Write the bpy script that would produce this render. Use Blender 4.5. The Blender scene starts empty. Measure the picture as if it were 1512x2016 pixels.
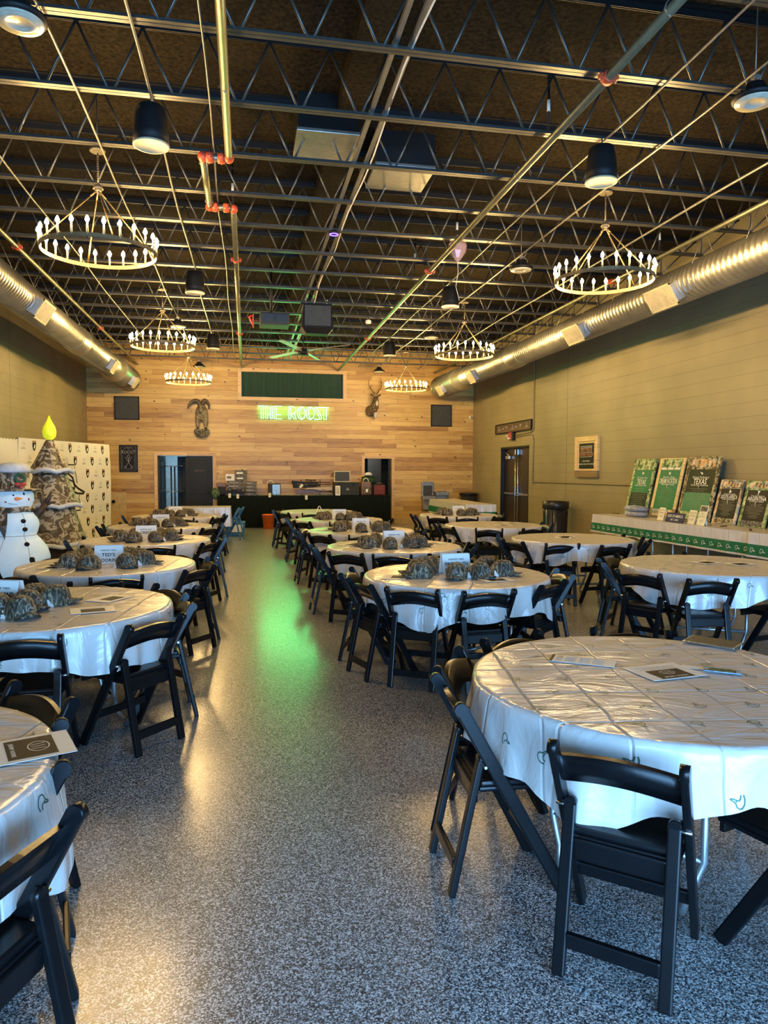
import bpy, bmesh, math, random
from mathutils import Vector, Matrix
random.seed(7)
R = math.radians
PI = math.pi
# ------------------------------------------------------------------ camera, world, lights, exposure
sc = bpy.context.scene
COL = sc.collection
CAM_H = 1.63
FPX = 1400.0
YAW, PIT, ROLL = R(10.95), R(-3.35), R(0.2)
fw = Vector((math.sin(YAW)*math.cos(PIT), math.cos(YAW)*math.cos(PIT), math.sin(PIT)))
rt0 = Vector((math.cos(YAW), -math.sin(YAW), 0)); up0 = rt0.cross(fw)
rt = rt0*math.cos(ROLL) + up0*math.sin(ROLL); up = up0*math.cos(ROLL) - rt0*math.sin(ROLL)
cd = bpy.data.cameras.new('camera'); cam = bpy.data.objects.new('camera', cd); COL.objects.link(cam)
cd.sensor_fit = 'VERTICAL'; cd.sensor_height = 36; cd.lens = 36*FPX/2016; cd.clip_start = 0.05; cd.clip_end = 200
m = Matrix((rt, up, -fw)).transposed().to_4x4(); m.translation = Vector((0, 0, CAM_H)); cam.matrix_world = m
sc.camera = cam
sc.view_settings.view_transform = 'Standard'; sc.view_settings.look = 'None'
sc.view_settings.gamma = 1; sc.view_settings.exposure = 0.85
sc.view_settings.use_curve_mapping = False
try:
    sc.cycles.use_denoising = True
    sc.cycles.max_bounces = 6; sc.cycles.diffuse_bounces = 3; sc.cycles.glossy_bounces = 3
    sc.cycles.transmission_bounces = 2; sc.cycles.sample_clamp_indirect = 4
    sc.cycles.caustics_reflective = False; sc.cycles.caustics_refractive = False
except Exception: pass
W = bpy.data.worlds.new('world'); sc.world = W; W.use_nodes = True
W.node_tree.nodes['Background'].inputs[0].default_value = (0.42, 0.66, 1.0, 1)
W.node_tree.nodes['Background'].inputs[1].default_value = 0.5
BULB_E = 440.0
def light(name, kind, loc, power, color, **k):
    l = bpy.data.lights.new(name, kind); l.energy = power; l.color = color
    rot = k.pop('rot', None)
    for a, v in k.items(): setattr(l, a, v)
    o = bpy.data.objects.new(name, l); o.location = loc
    if rot: o.rotation_euler = rot
    COL.objects.link(o); return o
light('daylight_through_open_dock_door', 'AREA', (1.6, -3.05, 1.15), 600, (0.24, 0.55, 1.0), shape='RECTANGLE', size=8.2, size_y=2.1, spread=R(150), rot=(R(78), 0, 0))
light('hallway_fill_light', 'AREA', (-1.9, 22.6, 2.3), 14, (0.6, 0.85, 1.0), size=0.8, rot=(R(20), 0, 0))  # added fill to brighten the hallway
light('back_room_fill_light', 'POINT', (3.7, 23.2, 2.4), 10, (1.0, 0.9, 0.75), shadow_soft_size=0.2)  # added fill inside the back room, not a fitted lamp

def px(x, y, X=None, Y=None, Z=None):
    d = fw + rt*((x-756)/FPX) - up*((y-1008)/FPX)
    t = X/d.x if X is not None else (Y/d.y if Y is not None else (Z-CAM_H)/d.z)
    return Vector((0, 0, CAM_H)) + d*t
XL, XR, YB, YF, ZC, ZJ = -4.36, 6.9, 21.2, -3.0, 5.24, 4.66

# ------------------------------------------------------------------ materials
MATS = {}
class NT:
    def __init__(s, mat):
        mat.use_nodes = True; s.t = mat.node_tree; s.t.nodes.clear(); s.out = s.n('ShaderNodeOutputMaterial')
        s.p = s.n('ShaderNodeBsdfPrincipled'); s.l(s.p.outputs[0], s.out.inputs[0])
    def n(s, typ, **k):
        nd = s.t.nodes.new(typ)
        for a, v in k.items():
            if a.startswith('i_'):
                nd.inputs[a[2:].replace('_', ' ')].default_value = v
            else: setattr(nd, a, v)
        return nd
    def l(s, a, b): s.t.links.new(a, b)
    def math(s, op, a, b=None, c=None):
        nd = s.n('ShaderNodeMath', operation=op)
        for i, v in enumerate((a, b, c)):
            if v is None: continue
            if isinstance(v, (int, float)): nd.inputs[i].default_value = v
            else: s.l(v, nd.inputs[i])
        return nd.outputs[0]
    def coord(s, which='Object'):
        return s.n('ShaderNodeTexCoord').outputs[which]
    def sep(s, v):
        nd = s.n('ShaderNodeSeparateXYZ'); s.l(v, nd.inputs[0]); return nd.outputs
    def comb(s, *v):
        nd = s.n('ShaderNodeCombineXYZ')
        for i, a in enumerate(v):
            if isinstance(a, (int, float)): nd.inputs[i].default_value = a
            else: s.l(a, nd.inputs[i])
        return nd.outputs[0]
    def mapping(s, v, scale=(1, 1, 1), loc=(0, 0, 0), rot=(0, 0, 0)):
        nd = s.n('ShaderNodeMapping'); s.l(v, nd.inputs[0])
        nd.inputs['Scale'].default_value = scale; nd.inputs['Location'].default_value = loc; nd.inputs['Rotation'].default_value = rot
        return nd.outputs[0]
    def noise(s, v, scale, detail=2, rough=0.5, dist=0.0):
        nd = s.n('ShaderNodeTexNoise'); s.l(v, nd.inputs['Vector'])
        nd.inputs['Scale'].default_value = scale; nd.inputs['Detail'].default_value = detail
        nd.inputs['Roughness'].default_value = rough; nd.inputs['Distortion'].default_value = dist
        return nd.outputs['Fac']
    def ramp(s, f, stops, interp='LINEAR'):
        nd = s.n('ShaderNodeValToRGB'); s.l(f, nd.inputs[0]); r = nd.color_ramp; r.interpolation = interp
        while len(r.elements) < len(stops): r.elements.new(0.5)
        for e, (p, c) in zip(r.elements, stops):
            e.position = p; e.color = (*c, 1) if len(c) == 3 else c
        return nd.outputs[0]
    def mix(s, f, a, b, blend='MIX'):
        nd = s.n('ShaderNodeMix', data_type='RGBA', blend_type=blend)
        for i, v in ((0, f), (6, a), (7, b)):
            if isinstance(v, (int, float)): nd.inputs[i].default_value = v
            elif isinstance(v, tuple): nd.inputs[i].default_value = (*v, 1)
            else: s.l(v, nd.inputs[i])
        return nd.outputs[2]
    def bump(s, h, strength=0.3, dist=0.01):
        nd = s.n('ShaderNodeBump'); nd.inputs['Strength'].default_value = strength; nd.inputs['Distance'].default_value = dist
        s.l(h, nd.inputs['Height']); s.l(nd.outputs[0], s.p.inputs['Normal'])
    def base(s, c):
        if isinstance(c, tuple): s.p.inputs['Base Color'].default_value = (*c, 1)
        else: s.l(c, s.p.inputs['Base Color'])
def mat(name, color=(0.5, 0.5, 0.5), rough=0.5, metal=0.0, var=0.12, scale=12, emit=None, estr=0.0, coat=0.0, bump=0.0, spec=None, alpha=None, sheen=None):
    if name in MATS: return MATS[name]
    M = bpy.data.materials.new(name); t = NT(M); MATS[name] = M
    v = t.coord(); f = t.noise(v, scale, 3)
    dk = tuple(c*(1-var) for c in color); lt = tuple(min(1, c*(1+var)) for c in color)
    t.base(t.ramp(f, [(0.3, dk), (0.7, lt)]))
    t.p.inputs['Roughness'].default_value = rough; t.p.inputs['Metallic'].default_value = metal
    if coat: t.p.inputs['Coat Weight'].default_value = coat; t.p.inputs['Coat Roughness'].default_value = 0.15
    if emit: t.p.inputs['Emission Color'].default_value = (*emit, 1); t.p.inputs['Emission Strength'].default_value = estr
    if bump: t.bump(f, bump, 0.01)
    if spec is not None: t.p.inputs['Specular IOR Level'].default_value = spec
    return M
def special(name):
    M = bpy.data.materials.new(name); MATS[name] = M; return M, NT(M)

# speckled epoxy floor
M, t = special('speckled epoxy flake floor'); v = t.coord()
vo = t.n('ShaderNodeTexVoronoi'); t.l(v, vo.inputs['Vector']); vo.inputs['Scale'].default_value = 215
sx = t.sep(vo.outputs['Color'])
c = t.ramp(sx[0], [(0.0, (0.012, 0.013, 0.015)), (0.22, (0.06, 0.063, 0.066)), (0.40, (0.2, 0.2, 0.2)), (0.60, (0.42, 0.42, 0.41)), (0.8, (0.72, 0.72, 0.7))], 'CONSTANT')
n2 = t.noise(v, 0.6, 3)
c = t.mix(0.12, c, t.ramp(n2, [(0.3, (0.15, 0.15, 0.15)), (0.7, (0.22, 0.22, 0.22))]))
t.base(c); t.p.inputs['Roughness'].default_value = 0.30
t.p.inputs['Coat Weight'].default_value = 0.5; t.p.inputs['Coat Roughness'].default_value = 0.2
t.bump(sx[1], 0.35, 0.0012)
# wood plank wall
def plank_mat(name, axis='X', ph=0.135, pl=2.1, tones=None, dark=1.0):
    M, t = special(name); v = t.coord(); x, y, z = t.sep(v)
    a = x if axis == 'X' else y
    row = t.math('FLOOR', t.math('DIVIDE', z, ph))
    wn = t.n('ShaderNodeTexWhiteNoise', noise_dimensions='1D'); t.l(row, wn.inputs['W'])
    sh = t.math('MULTIPLY_ADD', wn.outputs['Value'], 7.3, a)
    q = t.math('DIVIDE', sh, pl); colm = t.math('FLOOR', q)
    w2 = t.n('ShaderNodeTexWhiteNoise', noise_dimensions='2D'); t.l(t.comb(row, colm, 0), w2.inputs['Vector'])
    tone = w2.outputs['Value']
    rv = t.comb(t.math('MULTIPLY', a, 1.0), t.math('MULTIPLY', row, 3.7), t.math('MULTIPLY', z, 11))
    g = t.noise(rv, 1.6, 5, 0.65, 1.2)
    g2 = t.noise(t.comb(t.math('MULTIPLY', a, 0.7), row, t.math('MULTIPLY', z, 60)), 2.0, 4, 0.6, 0.5)
    f = t.math('ADD', t.math('MULTIPLY', tone, 0.50), t.math('MULTIPLY', g, 0.72))
    c = t.ramp(f, tones or [(0.24, (0.20, 0.085, 0.016)), (0.42, (0.42, 0.225, 0.048)), (0.60, (0.56, 0.34, 0.085)), (0.85, (0.68, 0.46, 0.14))])
    c = t.mix(t.math('MULTIPLY', t.math('GREATER_THAN', g2, 0.57), 0.5), c, (0.30, 0.12, 0.03))
    vk = t.n('ShaderNodeTexVoronoi'); t.l(t.comb(a, 0, t.math('MULTIPLY', z, 1.6)), vk.inputs['Vector']); vk.inputs['Scale'].default_value = 2.8
    kn = t.math('LESS_THAN', t.math('ADD', vk.outputs['Distance'], t.math('MULTIPLY', g, 0.07)), 0.13)
    c = t.mix(t.math('MULTIPLY', kn, 0.85), c, (0.07, 0.022, 0.008))
    fz = t.math('FRACT', t.math('DIVIDE', z, ph)); fx = t.math('FRACT', q)
    seam = t.math('MAXIMUM', t.math('LESS_THAN', fz, 0.045), t.math('LESS_THAN', fx, 0.003))
    c = t.mix(t.math('MULTIPLY', seam, 0.75), c, (0.09, 0.035, 0.012))
    t.base(c); t.p.inputs['Roughness'].default_value = 0.42
    t.bump(t.math('SUBTRACT', g, seam), 0.25, 0.004); return M
plank_mat('honey knotty pine planks')
plank_mat('pale pine trim', ph=3.1, pl=2.6, tones=[(0.2, (0.50, 0.28, 0.09)), (0.6, (0.66, 0.42, 0.17)), (0.85, (0.76, 0.52, 0.24))])
plank_mat('pale pine frame', axis='Y', ph=3.1, pl=2.6, tones=[(0.2, (0.62, 0.42, 0.17)), (0.6, (0.78, 0.58, 0.28)), (0.85, (0.85, 0.66, 0.36))])
plank_mat('weathered barn board', axis='Y', ph=0.4, pl=3.1, tones=[(0.2, (0.05, 0.03, 0.02)), (0.6, (0.12, 0.08, 0.05)), (0.85, (0.2, 0.15, 0.1))])
# painted block
M, t = special('olive khaki painted block'); v = t.coord(); x, y, z = t.sep(v)
row = t.math('FLOOR', t.math('DIVIDE', z, 0.2)); fz = t.math('FRACT', t.math('DIVIDE', z, 0.2))
q = t.math('ADD', t.math('DIVIDE', y, 0.4), t.math('MULTIPLY', row, 0.5)); fy = t.math('FRACT', q)
j1 = t.math('LESS_THAN', t.math('ABSOLUTE', t.math('SUBTRACT', fz, 0.5)), 0.482); j2 = t.math('GREATER_THAN', fy, 0.012)
nz = t.noise(v, 1.1, 4); nz2 = t.noise(v, 90, 2)
c = t.ramp(nz, [(0.3, (0.255, 0.207, 0.108)), (0.7, (0.325, 0.27, 0.145))])
c = t.mix(t.math('MULTIPLY', t.math('SUBTRACT', 1.0, j1), 0.45), c, (0.08, 0.07, 0.04))
ck = t.math('MULTIPLY', t.math('LESS_THAN', t.math('FRACT', t.math('DIVIDE', y, 7.3)), 0.0022), 0.9)
c = t.mix(ck, c, (0.05, 0.04, 0.025))
t.base(c); t.p.inputs['Roughness'].default_value = 0.5
t.bump(t.math('ADD', t.math('MULTIPLY', j1, t.math('MAXIMUM', j2, 0.6)), t.math('MULTIPLY', nz2, 0.15)), 0.35, 0.004)
M, t = special('dark insulation deck'); v = t.coord(); x, y, z = t.sep(v)
n1 = t.noise(v, 26, 5, 0.7); n2 = t.noise(v, 1.3, 3)
c = t.ramp(n1, [(0.35, (0.005, 0.004, 0.003)), (0.72, (0.040, 0.029, 0.015))])
c = t.mix(t.math('MULTIPLY', t.math('GREATER_THAN', n2, 0.55), 0.3), c, (0.016, 0.013, 0.010))
t.base(c); t.p.inputs['Roughness'].default_value = 0.9; t.p.inputs['Specular IOR Level'].default_value = 0.08; t.bump(n1, 0.7, 0.02)
# plastic table cloth: a film with fold creases
def cloth_mat(name, col):
    M, t = special(name); v = t.coord(); x, y, z = t.sep(v)
    wob = t.noise(v, 3.0, 2)
    def crease(a, step, w):
        fr = t.math('FRACT', t.math('DIVIDE', t.math('MULTIPLY_ADD', wob, 0.05, a), step))
        d = t.math('ABSOLUTE', t.math('SUBTRACT', fr, 0.5))
        return t.math('MAXIMUM', t.math('SUBTRACT', 1.0, t.math('DIVIDE', d, w)), 0.0)
    cr = t.math('MAXIMUM', crease(x, 0.24, 0.03), crease(y, 0.33, 0.025))
    nz = t.noise(t.mapping(v, (1.0, 2.2, 1.0), rot=(0, 0, 0.6)), 3.2, 3, 0.55, 1.6)
    n3 = t.noise(v, 22, 2)
    h = t.math('ADD', t.math('ADD', t.math('MULTIPLY', cr, -0.45), t.math('MULTIPLY', nz, 1.0)), t.math('MULTIPLY', n3, 0.06))
    t.base(t.ramp(nz, [(0.3, tuple(c*0.95 for c in col)), (0.7, col)]))
    t.p.inputs['Roughness'].default_value = 0.24; t.p.inputs['Specular IOR Level'].default_value = 0.6
    t.p.inputs['Subsurface Weight'].default_value = 0.0
    t.bump(h, 0.75, 0.012); return M
cloth_mat('white plastic table film', (0.66, 0.62, 0.58))
def camo_mat(name, cols, scale, stretch=(1, 1, 1), rough=0.7, dist=0.8, stops=(0.0, 0.42, 0.52, 0.62), detail=1):
    M, t = special(name); v = t.mapping(t.coord(), stretch)
    f = t.noise(v, scale, detail, 0.5, dist)
    f2 = t.noise(t.mapping(v, loc=(5, 3, 1)), scale*1.3, detail, 0.5, dist)
    c = t.ramp(f, list(zip(stops, cols)), 'CONSTANT')
    c = t.mix(t.math('GREATER_THAN', f2, 0.6), c, cols[-1])
    t.base(c); t.p.inputs['Roughness'].default_value = rough
    t.bump(t.noise(v, scale*9, 2), 0.15, 0.002); return M
camo_mat('old school duck camo fabric', [(0.04, 0.03, 0.02), (0.10, 0.08, 0.055), (0.40, 0.37, 0.30), (0.12, 0.09, 0.055)], 7.5, rough=0.45, stops=(0.0, 0.40, 0.47, 0.60))
camo_mat('bottomland bark camo', [(0.022, 0.017, 0.010), (0.12, 0.092, 0.052), (0.30, 0.24, 0.15), (0.045, 0.036, 0.022)], 34, (1.0, 1.0, 0.30), dist=1.2, stops=(0.0, 0.44, 0.56, 0.66))
camo_mat('green camo mat', [(0.02, 0.05, 0.02), (0.06, 0.13, 0.05), (0.15, 0.22, 0.1), (0.03, 0.04, 0.02)], 18)
camo_mat('woodland photo print', [(0.05, 0.04, 0.02), (0.14, 0.13, 0.05), (0.5, 0.47, 0.3), (0.24, 0.15, 0.07)], 16, dist=0.4)
camo_mat('leafy green photo print', [(0.05, 0.10, 0.03), (0.18, 0.28, 0.1), (0.6, 0.62, 0.36), (0.3, 0.4, 0.16)], 14, dist=0.4)
camo_mat('beach sunset photo print', [(0.1, 0.09, 0.08), (0.62, 0.36, 0.14), (0.75, 0.6, 0.4), (0.35, 0.38, 0.36)], 7, dist=0.4)
camo_mat('zebra hide photo print', [(0.03, 0.02, 0.02), (0.7, 0.62, 0.5), (0.05, 0.03, 0.02), (0.62, 0.3, 0.1)], 14, (1, 1, 2.2), dist=2.0)
camo_mat('printed carton', [(0.03, 0.028, 0.025), (0.10, 0.09, 0.075), (0.32, 0.3, 0.26), (0.045, 0.04, 0.035)], 26, (0.6, 1, 2.4), dist=0.2)
camo_mat('rock and moss', [(0.05, 0.04, 0.03), (0.14, 0.12, 0.08), (0.28, 0.26, 0.2), (0.07, 0.07, 0.04)], 14, rough=0.9, detail=3)
camo_mat('ram fleece', [(0.14, 0.10, 0.055), (0.25, 0.20, 0.12), (0.34, 0.29, 0.19), (0.2, 0.15, 0.09)], 14, (1.6, 1.6, 0.35), rough=0.9, detail=3)
M, t = special('spotted deer coat'); v = t.coord()
vo = t.n('ShaderNodeTexVoronoi'); t.l(v, vo.inputs['Vector']); vo.inputs['Scale'].default_value = 21
nzv = t.noise(v, 8, 3)
c = t.ramp(nzv, [(0.3, (0.07, 0.04, 0.018)), (0.7, (0.16, 0.095, 0.04))])
c = t.mix(t.math('LESS_THAN', vo.outputs['Distance'], 0.22), c, (0.62, 0.55, 0.42)); t.base(c); t.p.inputs['Roughness'].default_value = 0.9
M, t = special('galvanised steel'); v = t.coord()
nz = t.noise(t.mapping(v, (1, 0.4, 1)), 6, 3)
t.base(t.ramp(nz, [(0.3, (0.40, 0.39, 0.36)), (0.7, (0.55, 0.54, 0.49))])); t.p.inputs['Metallic'].default_value = 0.9; t.p.inputs['Roughness'].default_value = 0.36
M, t = special('brushed duct box steel'); v = t.coord()
nz = t.noise(t.mapping(v, (1, 6, 1)), 9, 4)
t.base(t.ramp(nz, [(0.3, (0.42, 0.43, 0.40)), (0.7, (0.62, 0.62, 0.56))])); t.p.inputs['Metallic'].default_value = 0.85; t.p.inputs['Roughness'].default_value = 0.33

mat('matte black chair resin', (0.0045, 0.005, 0.006), 0.30, var=0.2, spec=0.25)
mat('blue painted chair steel', (0.05, 0.16, 0.30), 0.3)
mat('dark joist steel', (0.10, 0.095, 0.085), 0.38, 0.6)
mat('black top chord steel', (0.006, 0.006, 0.007), 0.5, 0.1)
mat('aged sprinkler pipe', (0.25, 0.24, 0.15), 0.38, 0.75)
mat('zinc conduit', (0.27, 0.26, 0.235), 0.42, 0.65)
mat('orange red coupling', (0.62, 0.085, 0.03), 0.4)
mat('black speaker plastic', (0.008, 0.008, 0.009), 0.55, spec=0.3)
mat('cream speaker grille', (0.55, 0.48, 0.30), 0.6)
mat('clear prismatic lens', (0.62, 0.58, 0.45), 0.2)
mat('chandelier rim', (0.17, 0.125, 0.06), 0.45, 0.4)
mat('chandelier dark iron', (0.13, 0.11, 0.08), 0.4, 0.6)
mat('candle sleeve', (0.30, 0.24, 0.12), 0.5)
mat('warm bulb', (1, 0.85, 0.6), 0.4, emit=(1.0, 0.66, 0.25), estr=BULB_E, var=0)
mat('mint neon tube', (0.2, 0.9, 0.5), 0.4, emit=(0.36, 1.0, 0.60), estr=1.5, var=0)
mat('green stage curtain', (0.012, 0.05, 0.032), 0.8)
mat('black green table skirt', (0.004, 0.008, 0.006), 0.8, spec=0.15)
mat('charcoal door paint', (0.013, 0.014, 0.015), 0.5, spec=0.25)
mat('navy door paint', (0.015, 0.028, 0.045), 0.45)
mat('brown black door', (0.022, 0.016, 0.012), 0.3)
mat('grey blue hallway paint', (0.42, 0.52, 0.55), 0.6)
mat('khaki steel frame', (0.20, 0.19, 0.16), 0.5)
mat('dull chrome', (0.6, 0.6, 0.58), 0.25, 1.0)
mat('white print', (0.82, 0.80, 0.72), 0.6, var=0.02)
mat('white paper', (0.78, 0.76, 0.70), 0.55, var=0.03)
mat('black print', (0.012, 0.010, 0.009), 0.6, spec=0.15)
mat('grey print', (0.3, 0.29, 0.27), 0.5)
mat('dark green print', (0.02, 0.11, 0.07), 0.5)
mat('banner green', (0.012, 0.15, 0.065), 0.35)
mat('poster bright green', (0.010, 0.16, 0.055), 0.45, spec=0.25)
mat('poster dark green', (0.012, 0.019, 0.007), 0.5, spec=0.2)
mat('poster brown black', (0.014, 0.010, 0.007), 0.5, spec=0.2)
mat('orange brown print', (0.5, 0.2, 0.1), 0.5)
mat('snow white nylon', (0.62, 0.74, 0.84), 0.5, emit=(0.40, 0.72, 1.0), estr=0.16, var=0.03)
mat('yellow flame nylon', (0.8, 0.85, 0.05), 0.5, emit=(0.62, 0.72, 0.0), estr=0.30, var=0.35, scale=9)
mat('white fur trim', (0.6, 0.66, 0.75), 0.8, bump=0.3)
mat('chocolate brown nylon', (0.065, 0.035, 0.022), 0.5)
mat('carrot orange', (0.85, 0.30, 0.10), 0.5, emit=(0.9, 0.3, 0.1), estr=0.15)
mat('rosy red', (0.45, 0.06, 0.05), 0.5)
mat('wreath green', (0.03, 0.12, 0.06), 0.7)
mat('pale backdrop vinyl', (0.74, 0.70, 0.62), 0.5, var=0.04, scale=2)
mat('hardboard tan', (0.50, 0.36, 0.16), 0.6)
mat('horn brown', (0.09, 0.065, 0.045), 0.5, scale=30, var=0.4)
mat('antler brown', (0.16, 0.085, 0.04), 0.5)
mat('cream throat fur', (0.62, 0.56, 0.46), 0.9)
mat('hoof black', (0.02, 0.015, 0.012), 0.5)
mat('stainless fountain', (0.30, 0.29, 0.26), 0.35, 0.6)
mat('black bin plastic', (0.012, 0.013, 0.014), 0.35)
mat('bucket orange', (0.80, 0.14, 0.015), 0.4)
mat('bin blue', (0.04, 0.16, 0.30), 0.4)
mat('grey plastic bag', (0.30, 0.31, 0.33), 0.35, var=0.35, scale=18, bump=0.5)
mat('grey leg steel', (0.42, 0.43, 0.44), 0.35, 0.7)
mat('laminate tabletop', (0.55, 0.5, 0.42), 0.5)
mat('pink foil', (0.62, 0.42, 0.46), 0.2, 0.5)
mat('tablet black glass', (0.02, 0.02, 0.025), 0.08)
mat('walnut stock', (0.17, 0.08, 0.04), 0.4)
mat('pale maple stock', (0.46, 0.33, 0.17), 0.4)
mat('gun black', (0.010, 0.009, 0.009), 0.5, spec=0.25)
mat('ammo case green', (0.026, 0.027, 0.018), 0.55, spec=0.25)
mat('smoke grey panel', (0.05, 0.05, 0.042), 0.5, spec=0.3)
mat('dark red canvas', (0.14, 0.02, 0.018), 0.7)
mat('bag green', (0.012, 0.045, 0.02), 0.7)
mat('blue screen print', (0.25, 0.4, 0.55), 0.2, var=0.5, scale=30)
mat('cream tag', (0.8, 0.74, 0.52), 0.6)
mat('purple led', (0.1, 0.05, 0.6), 0.4, emit=(0.15, 0.08, 1.0), estr=3.0)
mat('navy plate', (0.02, 0.02, 0.08), 0.5, spec=0.2)
mat('fan blade', (0.36, 0.38, 0.36), 0.4)
mat('pale concrete base', (0.20, 0.18, 0.14), 0.6)

# ------------------------------------------------------------------ mesh builder
class MB:
    def __init__(s): s.b = bmesh.new(); s.m = 0
    def _f(s, vs, smooth=False):
        try:
            f = s.b.faces.new(vs); f.material_index = s.m; f.smooth = smooth; return f
        except ValueError: return None
    def box(s, c, d, rot=None, bev=0.0, taper=1.0):
        x, y, z = d[0]/2, d[1]/2, d[2]/2
        M = rot.to_matrix() if hasattr(rot, 'to_matrix') else (rot or Matrix.Identity(3))
        bx_ = bmesh.new()
        vs = [bx_.verts.new((sx*x*(taper if sz < 0 else 1), sy*y*(taper if sz < 0 else 1), sz*z)) for sz in (-1, 1) for sy in (-1, 1) for sx in (-1, 1)]
        for q in ((0, 2, 3, 1), (4, 5, 7, 6), (0, 1, 5, 4), (2, 6, 7, 3), (0, 4, 6, 2), (1, 3, 7, 5)): bx_.faces.new([vs[i] for i in q])
        if bev > 0: bmesh.ops.bevel(bx_, geom=bx_.edges[:], offset=bev, segments=2, profile=0.6, affect='EDGES')
        mp = {}
        for v in bx_.verts: mp[v] = s.b.verts.new(Vector(c) + M @ v.co)
        for f in bx_.faces: s._f([mp[v] for v in f.verts], bev > 0 and False)
        bx_.free(); return s
    def bar(s, p0, p1, w, d, bev=0.0, ref=Vector((0, 1, 0))):
        p0, p1 = Vector(p0), Vector(p1); z = (p1-p0); L = z.length; z.normalize()
        x = Vector(ref).cross(z)
        if x.length < 1e-4: x = Vector((1, 0, 0)).cross(z)
        x.normalize(); y = z.cross(x)
        return s.box((p0+p1)/2, (w, d, L), Matrix((x, y, z)).transposed(), bev)
    def tube(s, pts, r, n=8, cap=True, closed=False):
        pts = [Vector(p) for p in pts]; rs = r if isinstance(r, (list, tuple)) else [r]*len(pts)
        rings = []; prev = None; N = len(pts)
        for i, p in enumerate(pts):
            if closed: tg = pts[(i+1) % N]-pts[i-1]
            else: tg = pts[min(i+1, N-1)]-pts[max(i-1, 0)]
            if tg.length < 1e-9: tg = Vector((0, 0, 1))
            tg.normalize()
            if prev is None:
                a = Vector((0, 0, 1)) if abs(tg.z) < 0.9 else Vector((1, 0, 0))
                x = a.cross(tg).normalized()
            else:
                x = (prev - tg*prev.dot(tg))
                x = x.normalized() if x.length > 1e-6 else Vector((1, 0, 0))
            prev = x; y = tg.cross(x)
            rings.append([s.b.verts.new(p + (x*math.cos(2*PI*k/n)+y*math.sin(2*PI*k/n))*rs[i]) for k in range(n)])
        rr = range(N if closed else N-1)
        for i in rr:
            A, B = rings[i], rings[(i+1) % N]
            for k in range(n): s._f((A[k], A[(k+1) % n], B[(k+1) % n], B[k]), True)
        if cap and not closed: s._f(rings[0][::-1]); s._f(rings[-1])
        return s
    def lathe(s, prof, c=(0, 0, 0), n=24, axis='Z', M=None, sx=1.0, sy=1.0, capb=True, capt=True, smooth=True):
        rings = []; c = Vector(c)
        for r, z in prof:
            ring = []
            for k in range(n):
                a = 2*PI*k/n
                v = Vector((r*math.cos(a)*sx, r*math.sin(a)*sy, z))
                if axis == 'Y': v = Vector((v.x, v.z, v.y))
                elif axis == 'X': v = Vector((v.z, v.x, v.y))
                if M is not None: v = M @ v
                ring.append(s.b.verts.new(c+v))
            rings.append(ring)
        for A, B in zip(rings, rings[1:]):
            for k in range(n): s._f((A[k], A[(k+1) % n], B[(k+1) % n], B[k]), smooth)
        if capb: s._f(rings[0][::-1])
        if capt: s._f(rings[-1])
        return s
    def ball(s, c, r, n=12, M=None, rz=None):
        rz = rz or (r, r, r)
        prof = [(max(1e-4, math.sin(PI*i/8)), -math.cos(PI*i/8)) for i in range(9)]
        MM = Matrix.Diagonal(Vector(rz)) if not isinstance(rz, Matrix) else rz
        if M is not None: MM = M @ MM
        return s.lathe(prof, c, n, M=MM)
    def ribbon(s, pts, w, z=Vector((0, 0, 1)), closed=False, fn=None):
        # flat strip along 2-D points; fn maps (u,v) to 3-D
        N = len(pts); L, Rr = [], []
        for i, p in enumerate(pts):
            a = pts[i-1] if (closed or i > 0) else pts[i]
            b = pts[(i+1) % N] if (closed or i < N-1) else pts[i]
            dx, dy = b[0]-a[0], b[1]-a[1]; l = math.hypot(dx, dy) or 1
            nx, ny = -dy/l*w/2, dx/l*w/2
            L.append(s.b.verts.new(fn(p[0]+nx, p[1]+ny))); Rr.append(s.b.verts.new(fn(p[0]-nx, p[1]-ny)))
        for i in range(N if closed else N-1):
            j = (i+1) % N; s._f((L[i], Rr[i], Rr[j], L[j]))
        return s
    def poly(s, pts, depth=None):
        vs = [s.b.verts.new(Vector(p)) for p in pts]; s._f(vs)
        if depth is not None:
            d = Vector(depth); v2 = [s.b.verts.new(Vector(p)+d) for p in pts]; s._f(v2[::-1])
            for i in range(len(pts)): j = (i+1) % len(pts); s._f((vs[j], vs[i], v2[i], v2[j]))
        return s
    def text(s, string, h, M, sx=1.0, align='CENTER', bold=0.0):
        me = text_mesh(string, bold)
        xs = [v[0] for v in me[0]]
        if not xs: return s
        w = max(xs)-min(xs); off = -(max(xs)+min(xs))/2 if align == 'CENTER' else -min(xs)
        k = h/0.7
        vs = [s.b.verts.new(M @ Vector(((v[0]+off)*k*sx, v[1]*k, 0))) for v in me[0]]
        for f in me[1]: s._f([vs[i] for i in f])
        return s
    def build(s, name, mats, parent=None, loc=None, rot=None, smooth=None):
        if not isinstance(mats, (list, tuple)): mats = [mats]
        me = bpy.data.meshes.new(name); s.b.normal_update(); s.b.to_mesh(me); s.b.free()
        for q in mats: me.materials.append(MATS[q])
        o = bpy.data.objects.new(name, me); COL.objects.link(o)
        if parent: o.parent = parent
        if loc is not None: o.location = loc
        if rot is not None: o.rotation_euler = rot
        return o
_tc = {}
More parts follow.
